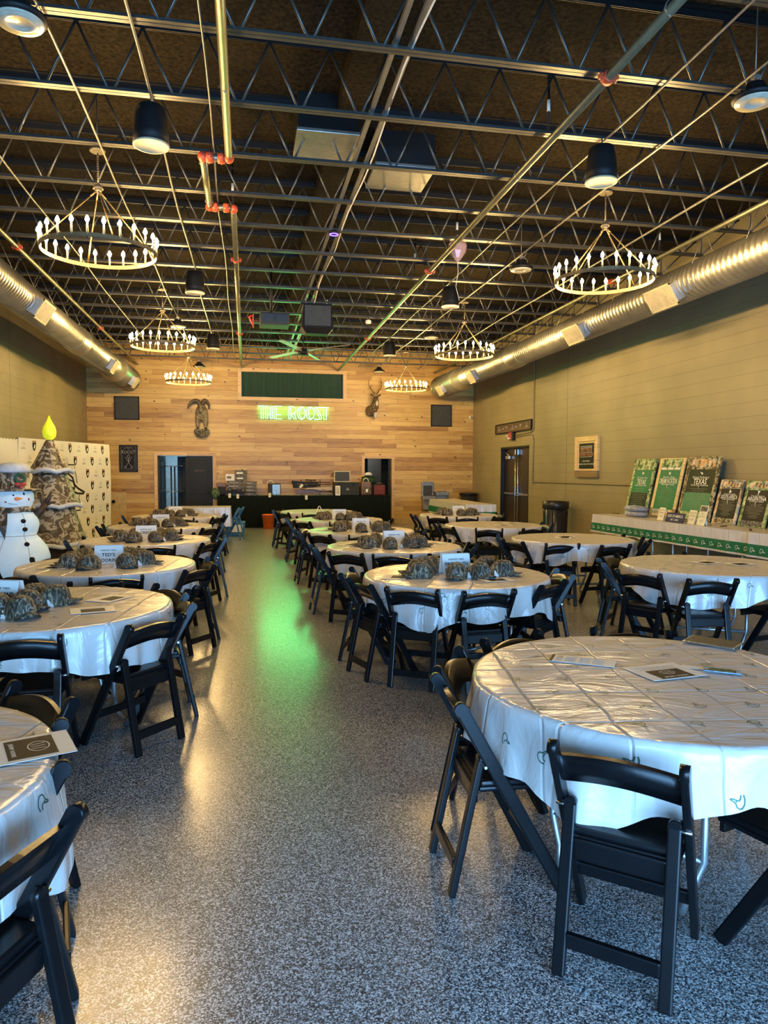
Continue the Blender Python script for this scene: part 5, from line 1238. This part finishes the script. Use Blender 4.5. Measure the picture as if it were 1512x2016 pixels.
SIGN = {'L2': (-20, ('FIELDS LAND',), 0.0), 'L3': (0, ("TED'S", 'FLOORING'), 0), 'L4': (0, ('CREST',), 0), 'L5': (5, (), 0), 'L6': (0, (), 0), 'M1': (4, ('FIRST SOUTH', 'FARM CREDIT'), 0), 'M2': (4, (), 0), 'M3': (0, (), 0), 'M4': (0, (), 0), 'R5': (4, (), 0)}
HATS = {'L2': [(330, .18), (280, .22), (235, .25), (15, .28), (50, .20), (200, .30), (300, .36)], 'M1': [(178, .30), (203, .34), (256, .24), (300, .25), (340, .36), (25, .30), (120, .26), (150, .26)]}
for k, (rot_, lines, _) in SIGN.items():
    tx_, ty_, ph = TB[k]
    cx_, cy_ = (tx_, ty_) if k != 'L2' else (tx_-0.25, ty_-0.02)
    if k == 'M1': cx_ += 0.0
    hats = HATS.get(k)
    if not hats:
        rnd = random.Random(k); hats = [(a+rnd.uniform(-9, 9), 0.27+rnd.uniform(-0.02, 0.06)) for a in (178, 215, 258, 300, 338, 28, 68, 130)]
    usedp = {}
    for (a, r) in hats:
        r *= 1.08
        nm = HP[int(((a+22.5) % 360)//45)]
        usedp[nm] = usedp.get(nm, 0)+1
        extra = '' if usedp[nm] == 1 else ' outer'
        lab = f'camo billed hat,{extra} {nm} one of ring around card, {ph}'
        loc = (cx_+r*math.cos(R(a)), cy_+r*0.9*math.sin(R(a)), TZ+0.007); rz = R(a-90+random.uniform(-18, 18))
        if hfirst: hat0.location = loc; hat0.rotation_euler = (0, 0, rz); hat0['label'] = lab; hfirst = False
        else: dup(hat0, loc, rz, lab)
    sc_ = 1.0
    t_ = thing('tent_card', f'white tent card {"reading " + " ".join(lines) if lines else "with small faint lettering"} on {ph}', 'table card', (cx_, cy_+0.04, TZ+0.006), R(rot_), 'sponsor tent cards')
    hgt, wid = (0.17, 0.25)
    tl = R(14); 
    b = MB(); b.box((0, -0.04, hgt/2), (wid, 0.002, hgt*1.03), rot=rotM(-tl, 0, 0).to_3x3()); b.box((0, 0.04, hgt/2), (wid, 0.002, hgt*1.03), rot=rotM(tl, 0, 0).to_3x3()); b.build('folded_card', 'white paper', t_)
    b = MB()
    def put(s, v_, hh, mw):
        xs = [q[0] for q in text_mesh(s, 0.015)[0]]; kk = hh/0.7; sx = min(1.1, mw/((max(xs)-min(xs))*kk))
        yy = -0.04+(v_-hgt/2)*math.tan(tl)-0.0025
        b.text(s, hh, rotM(PI/2-tl, 0, 0, (0, yy, v_)), sx, bold=0.015)
    put('RESERVED TABLE', hgt*0.70, 0.012, wid*0.55)
    for i, s in enumerate(lines): put(s, hgt*(0.42-0.30*i), 0.03, wid*0.82)
    b.build('lettering', 'black print', t_)
# little white folded thing on farthest middle table
b = MB(); b.box((-0.035, 0, 0.06), (0.012, 0.02, 0.13), rot=rotM(0, R(25), 0).to_3x3()); b.box((0.035, 0, 0.06), (0.012, 0.02, 0.13), rot=rotM(0, R(-25), 0).to_3x3())
tag(b.build('folded_card', 'white paper', loc=(1.52, 15.1, TZ+0.006)), "white folded card standing on middle row's farthest table", 'table card')

# ------------------------------------------------------------------ papers
def paper(loc, rz, w, h, label, boxes, lines=(), name='flyer', mm='white paper'):
    t_ = thing(name, label, 'flyer', loc, rz, 'flyers on tables')
    b = MB(); b.box((0, 0, 0.0008), (w, h, 0.0012)); b.build('sheet', mm, t_)
    for (x0, x1, y0, y1, mq, sub) in boxes:
        b = MB(); b.box(((x0+x1)/2, (y0+y1)/2, 0.0018), (x1-x0, y1-y0, 0.0008)); q = b.build('print_block', mq, t_)
        if sub:
            b = MB()
            fn_ = lambda u, v_: Vector((u, v_, 0.0025))
            cx_, cy_ = (x0+x1)/2, (y0+y1)/2; W_ = x1-x0; H_ = y1-y0
            b.ribbon([(cx_+0.30*H_*math.cos(R(i*15)), cy_+H_*0.16+0.22*H_*math.sin(R(i*15))) for i in range(24)], 0.003, closed=True, fn=fn_)
            for dx in (-0.12, 0, 0.12): b.ribbon([(cx_+dx*H_, cy_), (cx_+dx*H_*1.3, cy_+0.3*H_)], 0.003, fn=fn_)
            b.text(sub, 0.012, rotM(0, 0, 0, (cx_, y0+0.012, 0.0025)), 1.0, bold=0.02); b.build('lettering', 'white print', q)
    if lines:
        b = MB()
        for it in lines:
            if isinstance(it[0], str): b.text(it[0], it[3], rotM(0, 0, 0, (it[1], it[2], 0.0022)), 1.0)
            else: b.box(((it[0]+it[1])/2, it[2], 0.0018), (it[1]-it[0], 0.0022, 0.0006))
        b.build('lettering', 'grey print', t_)
    return t_
zp = TZ+0.0075
p = px(1307, 1322, Z=zp)
paper((p.x, p.y, zp), R(8), 0.28, 0.215, 'white flyer with black logo panel, centre of nearest right table', [(-0.085, 0.085, -0.095, 0.02, 'black print', 'JEREMY NORRIS')], [('INTERNATIONAL BUYER', 0, 0.058, 0.013), ('RIVERSIDE EXCHANGE', 0, 0.036, 0.013), (-0.12, -0.02, 0.09), (-0.1, 0.1, -0.103)])
p = px(1147, 1301, Z=zp); pa, pb = px(1088, 1288, Z=zp), px(1208, 1300, Z=zp)
paper((p.x, p.y, zp), math.atan2(pb.y-pa.y, pb.x-pa.x), 0.29, 0.12, 'white ticket sheet of small print with black end stripe, nearest right table', [(-0.145, -0.132, -0.06, 0.06, 'black print', None), (-0.118, -0.09, 0.0, 0.045, 'grey print', None)], [(x0, x0+w_, y_) for x0, w_ in ((-0.12, 0.03), (-0.08, 0.05), (-0.015, 0.05), (0.045, 0.05)) for y_ in [0.045-0.011*i for i in range(9)]])
p = px(1392, 1320, Z=zp)
t_ = thing('info_card', 'blue and olive card with white ticket, right of the flyer on nearest right table', 'card', (p.x+0.03, p.y-0.01, zp), R(-35))
b = MB(); b.box((0.03, 0, 0.004), (0.15, 0.06, 0.004), bev=0.001); b.build('card', 'blue screen print', t_)
b = MB(); b.box((0.03, 0, 0.0065), (0.11, 0.045, 0.001)); b.build('olive_print', 'green camo mat', t_)
b = MB(); b.box((-0.09, 0.02, 0.0008), (0.09, 0.05, 0.001)); b.build('white_ticket', 'white paper', t_)
pa, pb = px(1352, 1262, Z=zp), px(1448, 1277, Z=zp); p = px(1403, 1266, Z=zp)
t_ = thing('tablet', 'white edged tablet lying on nearest right table at photo edge', 'tablet', (p.x, p.y, zp), math.atan2(pb.y-pa.y, pb.x-pa.x))
b = MB(); b.box((0, 0, 0.005), (0.25, 0.17, 0.009), bev=0.003); b.build('case', 'dull chrome', t_)
b = MB(); b.box((0, 0, 0.0098), (0.235, 0.155, 0.001)); b.build('screen', 'smoke grey panel', t_)
p = px(60, 1474, Z=zp)
paper((p.x-0.02, p.y, zp), R(-68), 0.215, 0.28, 'white flyer with black logo panel on nearest left table', [(-0.085, 0.085, -0.05, 0.09, 'black print', 'JEREMY NORRIS')], [('PROUD SPONSOR OF', 0, -0.09, 0.011), ('THIS TABLE', 0, -0.115, 0.009)])
PAP = [('L2', 0.33, -0.20, 15), ('L2', 0.36, 0.20, 60), ('L3', -0.42, -0.20, -10), ('L3', 0.38, -0.06, 70), ('L4', 0.45, -0.1, 60), ('L5', 0.42, 0.0, 60), ('M1', 0.44, 0.18, 25), ('M1', 0.22, -0.38, 5), ('M1', -0.55, -0.1, 70), ('M2', -0.5, 0.15, 40), ('M2', -0.38, -0.3, 20), ('M2', 0.5, 0.15, 20), ('M3', -0.5, 0, 30), ('R2', 0.05, 0.1, 20), ('R2', 0.3, -0.05, 10), ('R3', 0.0, 0.2, 20), ('R3', -0.1, 0.05, 60), ('R4', 0.1, -0.2, 20), ('R4', 0.4, 0.2, 20)]
cnt = {}
for (k, dx, dy, a) in PAP:
    tx_, ty_, ph = TB[k]
    nm = HP[int(((math.degrees(math.atan2(dy, dx))+22.5) % 360)//45)]
    kk = (k, nm); cnt[kk] = cnt.get(kk, 0)+1
    paper((tx_+dx, ty_+dy, zp), R(a), 0.26, 0.2, f'white flyer with dark panel lying {"also " if cnt[kk] > 1 else ""}on {nm} part of {ph}', [(-0.07, 0.07, -0.07, 0.03, 'black print', None)], [(-0.08, 0.08, 0.06), (-0.06, 0.06, 0.045)])

# ------------------------------------------------------------------ auction table at the back
AX0, AX1, AY0, AY1, AZ = -0.80, 4.12, 20.35, 20.98, 0.90
t_ = thing('auction_table', 'long table with black pleated skirt along the plank wall', 'table', ((AX0+AX1)/2, AY0, 0))
w = AX1-AX0; b = MB(); b.box((0, 0.3, AZ-0.02), (w, 0.6, 0.04)); b.build('tabletop', 'black green table skirt', t_)
b = MB(); N = 300; pts = [(-w/2+w*i/N, -0.012+0.016*math.sin(i*1.25)+0.008*math.sin(i*0.37)) for i in range(N+1)]
for (x0, y0), (x1, y1) in zip(pts, pts[1:]): b.poly([(x0, y0*1.4, 0.01), (x1, y1*1.4, 0.01), (x1, y1*0.3-0.008, AZ), (x0, y0*0.3-0.008, AZ)])
for s_ in (-1, 1):
    for i in range(20): y0, y1 = 0.6*i/20, 0.6*(i+1)/20; b.poly([(s_*(w/2+0.012*math.sin(i*1.5)), y0, 0.01), (s_*(w/2+0.012*math.sin((i+1)*1.5)), y1, 0.01), (s_*w/2, y1, AZ), (s_*w/2, y0, AZ)])
b.build('pleated_skirt', 'black green table skirt', t_)
for s_ in (-1, 1): b = MB(); leg_frame(b, s_*(w/2-0.3), 0.3, AZ-0.05, 0.4, 'Y'); b.build('leg', 'grey leg steel', t_)
ZA = AZ+0.002
def ax(xp, Y=20.62): return px(xp, 960, Y=Y).x
def carton(x0p, x1p, z0, h, lab, m_='printed carton', Y=20.65, d=0.3, label_m='white print', grp='stacked cartons on auction table'):
    x0, x1 = ax(x0p, Y-d/2)+0.003, ax(x1p, Y-d/2)-0.003
    t_ = thing('carton', lab, 'box', ((x0+x1)/2, Y, z0), 0, grp)
    b = MB(); b.box((0, 0, h/2), (x1-x0, d, h), bev=0.004); b.build('box_body', m_, t_)
    b = MB(); b.box((-(x1-x0)*0.1, -d/2-0.0015, h*0.5), ((x1-x0)*0.5, 0.002, h*0.3)); b.build('printed_label', label_m, t_)
for i in range(4): carton(446+i % 2, 481, ZA+i*0.105, 0.10, f'dark printed carton, {["lowest","second","third","top"][i]} of the left auction table stack', label_m='grey print')
for i in range(4): carton(483, 505+i % 2, ZA+i*0.10, 0.095, f'dark printed carton, {["lowest","second","third","top"][i]} of the stack just right of it', label_m='grey print')
carton(444, 462, ZA+0.42, 0.19, 'white printed carton on top of the left stack', 'white paper', label_m='printed carton')
carton(463, 487, ZA+0.42, 0.14, 'camo print carton on top of both stacks', 'printed carton')
carton(462, 487, ZA+0.56, 0.16, 'topmost carton of the auction table pile', 'printed carton')
def rifle(x, y, z, rz, tilt, stock, lab, L=1.05):
    t_ = thing('rifle', lab, 'rifle', (x, y, z), rz, 'rifles on the auction table'); Mt = rotM(0, tilt, 0).to_3x3()
    tf = lambda p_: Mt @ Vector(p_)
    b = MB(); b.poly([tf(q) for q in [(-L*0.5, 0, -0.07), (-L*0.5, 0, 0.05), (-L*0.25, 0, 0.03), (-L*0.1, 0, 0.03), (L*0.2, 0, 0.015), (L*0.2, 0, -0.015), (-L*0.05, 0, -0.03), (-L*0.2, 0, -0.055), (-L*0.24, 0, -0.03)]], Mt @ Vector((0, 0.04, 0))); b.build('stock', stock, t_)
    b = MB(); b.tube([tf((-L*0.12, 0.02, 0.03)), tf((L*0.5, 0.02, 0.03))], 0.010, 8); b.build('barrel', 'gun black', t_)
    b = MB(); b.tube([tf((-L*0.15, 0.02, 0.08)), tf((-L*0.12, 0.02, 0.08)), tf((L*0.08, 0.02, 0.08)), tf((L*0.12, 0.02, 0.08))], [0.022, 0.015, 0.015, 0.026], 10); b.box(tf((0, 0.02, 0.055)), (0.02, 0.02, 0.04)); b.build('scope', 'gun black', t_)
xa = ax(462)
rifle(xa, 20.50, ZA+0.14, R(4), R(-4), 'ammo case green', 'black rifle lying across the left cartons')
rifle(xa+0.06, 20.44, ZA+0.08, R(-3), R(2), 'gun black', 'black rifle lowest at left end of auction table')
xm = ax(612)
for i, (dz, st, lab, tl) in enumerate(((0.36, 'gun black', 'scoped black rifle on top of the rack', 2), (0.28, 'gun black', 'second rifle down on the rack with black stock', 0), (0.20, 'pale maple stock', 'rifle with pale wood stock in middle of rack', 1), (0.13, 'walnut stock', 'rifle with brown wood stock low on the rack', -1), (0.08, 'walnut stock', 'lowest rifle on the rack with reddish stock', 1))):
    rifle(xm+0.03*i, 20.55+0.02*i, ZA+dz, R(180 if i in (2,) else 0), R(tl), st, lab, 1.1)
t_ = thing('rifle_rack', 'thin upright rack holding the crosswise rifles', 'rack', (xm, 20.66, ZA))
for s_ in (-0.28, 0.27): b = MB(); b.box((s_, 0, 0.23), (0.02, 0.03, 0.46)); b.box((s_, -0.03, 0.008), (0.03, 0.22, 0.016)); b.build('upright', 'gun black', t_)
b = MB()
for dz in (0.04, 0.1, 0.17, 0.25, 0.33): b.box((0, 0.0, dz), (0.56, 0.012, 0.012))
b.build('crossbars', 'gun black', t_)
t_ = thing('lunch_cooler', 'square clear fronted cooler bag with loop handle on auction table', 'cooler', (ax(540), 20.55, ZA))
b = MB(); b.box((0, 0, 0.17), (0.36, 0.2, 0.34), bev=0.03); b.build('body', 'ammo case green', t_)
b = MB(); b.box((0.05, -0.103, 0.17), (0.22, 0.008, 0.29), bev=0.003); b.build('front_window', 'blue screen print', t_)
b = MB(); b.tube([(-0.11+0.09*math.cos(R(a_)), 0, 0.335+0.09*math.sin(R(a_))) for a_ in range(0, 181, 15)], 0.012, 6); b.build('handle', 'cream tag', t_)
t_ = thing('ammo_case', 'wide dark green hard case with duck logo on auction table', 'hard case', (ax(681), 20.60, ZA))
b = MB(); b.box((0, 0, 0.17), (0.74, 0.34, 0.34), bev=0.02); b.box((0, 0, 0.355), (0.76, 0.35, 0.05), bev=0.012); b.build('shell', 'ammo case green', t_)
b = MB(); f = lambda u, v_: Vector((0.02+u*0.055, -0.174, 0.18+v_*0.055)); b.ribbon(DUCK, 0.12, fn=f); b.ribbon(DUCK2, 0.12, fn=f); b.build('duck_logo', 'white print', t_)
b = MB()
for x in (-0.2, 0.2): b.box((x, -0.18, 0.32), (0.07, 0.02, 0.09), bev=0.005)
b.build('latch', 'gun black', t_)
t_ = thing('grey_serving_tray', 'grey rounded tray standing upright on the dark hard case', 'tray', (ax(674), 20.66, ZA+0.382))
b = MB(); b.box((0, 0, 0.165), (0.48, 0.03, 0.33), bev=0.012); b.build('rim', 'cream speaker grille', t_)
b = MB(); b.box((0, -0.017, 0.165), (0.42, 0.006, 0.27), bev=0.002); b.build('face', 'smoke grey panel', t_)
b = MB(); b.tube([(-0.24, 0, 0.27), (-0.29, 0, 0.25), (-0.29, 0, 0.19), (-0.24, 0, 0.16)], 0.012, 6); b.build('handle', 'gun black', t_)
t_ = thing('gift_box', 'small cream box with gold window before the dark hard case', 'box', (ax(665, 20.4), 20.41, ZA)); b = MB(); b.box((0, 0, 0.14), (0.14, 0.05, 0.28), bev=0.003); b.build('box_body', 'white paper', t_)
b = MB(); b.box((0, -0.027, 0.14), (0.08, 0.004, 0.20)); b.build('window', 'cream speaker grille', t_)
t_ = thing('camo_backpack_cooler', 'reddish patterned backpack cooler with loop handle on auction table', 'backpack', (ax(719), 20.52, ZA))
b = MB(); b.box((0, 0, 0.20), (0.30, 0.22, 0.40), bev=0.04); b.build('body', 'walnut stock', t_)
b = MB(); b.box((0, -0.12, 0.14), (0.25, 0.04, 0.2), bev=0.015); b.build('front_pocket', 'bottomland bark camo', t_)
b = MB(); b.tube([(0.08*math.cos(R(a_)), 0, 0.40+0.10*math.sin(R(a_))) for a_ in range(0, 181, 15)], 0.013, 6); b.build('handle', 'cream tag', t_)
b = MB(); b.box((0.01, -0.143, 0.14), (0.06, 0.004, 0.09)); b.build('pale_badge', 'white print', t_)
t_ = thing('green_duffel', 'dark green duffel bag on a case at auction table right end', 'bag', (ax(728), 20.80, ZA)); b = MB(); b.box((0, 0, 0.15), (0.42, 0.26, 0.30), bev=0.02); b.build('case_below', 'ammo case green', t_)
b = MB(); b.lathe([(0.02, -0.22), (0.11, -0.20), (0.14, 0), (0.11, 0.2), (0.02, 0.22)], (0, 0, 0.43), 16, axis='X'); b.build('bag_body', 'bag green', t_)
b = MB(); b.tube([(-0.1, -0.12, 0.5), (-0.05, -0.15, 0.57), (0.05, -0.15, 0.57), (0.1, -0.12, 0.5)], 0.01, 6); b.build('handle', 'bag green', t_)
b = MB(); b.lathe([(0.10, 0.0), (0.11, 0.02), (0.09, 0.06), (0.05, 0.09), (0.01, 0.095)], n=16, sx=1.1, sy=0.8); o = tag(b.build('white_hat', 'white paper', loc=(ax(727), 20.78, ZA+0.578)), 'small white hat resting on the green duffel bag', 'hat')
t_ = thing('red_tote', 'dark red canvas tote at right end of auction table', 'bag', (ax(745), 20.52, ZA)); b = MB(); b.box((0, 0, 0.15), (0.34, 0.2, 0.30), bev=0.03); b.build('body', 'dark red canvas', t_)
b = MB(); b.box((0, -0.112, 0.08), (0.22, 0.02, 0.1), bev=0.008); b.build('pocket', 'dark red canvas', t_); b = MB(); b.tube([(-0.08, -0.09, 0.3), (-0.06, -0.1, 0.36), (0.06, -0.1, 0.36), (0.08, -0.09, 0.3)], 0.008, 6); b.build('handle', 'walnut stock', t_)
for (xp, xq, lab) in ((508, 560, 'green camo cloth lying under the cooler bag'), (562, 655, 'green camo cloth lying under the rifle rack')):
    x0, x1 = ax(xp, 20.42), ax(xq, 20.42); b = MB(); b.box(((x0+x1)/2, 20.46, ZA+0.004), (x1-x0, 0.2, 0.012), bev=0.003); tag(b.build('camo_cloth', 'green camo mat'), lab, 'cloth')
t_ = thing('gun_case', 'brown soft gun case propped at left end of auction table', 'gun case', (ax(436), 20.62, ZA+0.0)); b = MB(); b.box((0, 0, 0.30), (0.26, 0.08, 0.12), rot=rotM(0, R(3), 0).to_3x3(), bev=0.02); b.build('case_body', 'walnut stock', t_)
b = MB(); b.box((0, 0, 0.12), (0.22, 0.16, 0.24), bev=0.03); b.build('dark_bag', 'gun black', t_)
b = MB(); b.ball((0, 0, 0), 0.12, 12, rz=(0.12, 0.09, 0.17)); tag(b.build('camo_bundle', 'green camo mat', loc=(ax(423, 20.4)+0.02, 20.42, ZA+0.06)), 'green camo bundle hanging off left end of auction table', 'bundle')
for xp, zz, lab in ((452, -0.04, 'leftmost, hanging before the cartons'), (468, -0.06, 'second, hanging before the cartons'), (531, -0.03, 'below the cooler bag'), (603, -0.10, 'hanging below the rifle rack'), (594, 0.22, 'tilted on the top rifle')):
    b = MB(); b.box((0, 0, 0.05), (0.07, 0.004, 0.12), rot=rotM(0, R(0 if xp != 594 else 40), 0).to_3x3()); o = tag(b.build('price_tag', 'cream tag', loc=(ax(xp, 20.3), 20.30 if xp != 594 else 20.50, ZA+zz)), f'white bid tag {lab}', 'tag', 'bid tags')
    b = MB(); b.box((0, -0.003, 0.05), (0.045, 0.001, 0.006)); b.build('writing', 'grey print', o)
# orange bucket, blue bin
def bucket(lab, x, y, r, h, m_, name, hm='dull chrome'):
    t_ = thing(name, lab, 'bucket', (x, y, 0)); b = MB(); b.lathe([(r*0.82, 0.0), (r*0.98, h-0.03), (r*1.06, h-0.03), (r*1.06, h), (r*0.98, h), (r*0.80, 0.02), (0.001, 0.02)], n=24); b.build('body', m_, t_)
    b = MB(); b.tube([(r*1.05*math.cos(R(a_)), -0.02-r*0.3*math.sin(R(a_)), h-0.02-0.16*math.sin(R(a_))) for a_ in range(0, 181, 15)], 0.004, 5); b.build('wire_handle', hm, t_)
p = px(528, 1039, Z=0); bucket('orange plastic bucket before the black table skirt', p.x, 20.0, 0.17, 0.40, 'bucket orange', 'orange_bucket')
t_ = thing('blue_crate', 'blue plastic bin with white label under left table end', 'bin', (-0.28, 17.9, 0)); b = MB(); b.box((0, 0, 0.18), (0.5, 0.36, 0.36), taper=0.85, bev=0.02); b.build('body', 'bin blue', t_)
b = MB(); b.box((0.05, -0.182, 0.2), (0.26, 0.01, 0.18)); b.build('white_label', 'white paper', t_)
# display stand in the left doorway
p = px(332, 930, Y=21.9)
t_ = thing('bar_stand', 'black twin pole stand with two round shelves in left doorway', 'stand', (-2.12, 21.75, 0))
for s_ in (-1, 1): b = MB(); b.tube([(s_*0.05, 0, 0.03), (s_*0.05, 0, 1.74)], 0.02, 8); b.build('pole', 'gun black', t_)
for z in (0.98, 1.72): b = MB(); b.lathe([(0.30, z), (0.31, z+0.01), (0.30, z+0.02)], n=28); b.build('shelf', 'dull chrome', t_)
b = MB(); b.lathe([(0.26, 0.0), (0.25, 0.03), (0.05, 0.04)], n=24); b.build('base', 'gun black', t_)
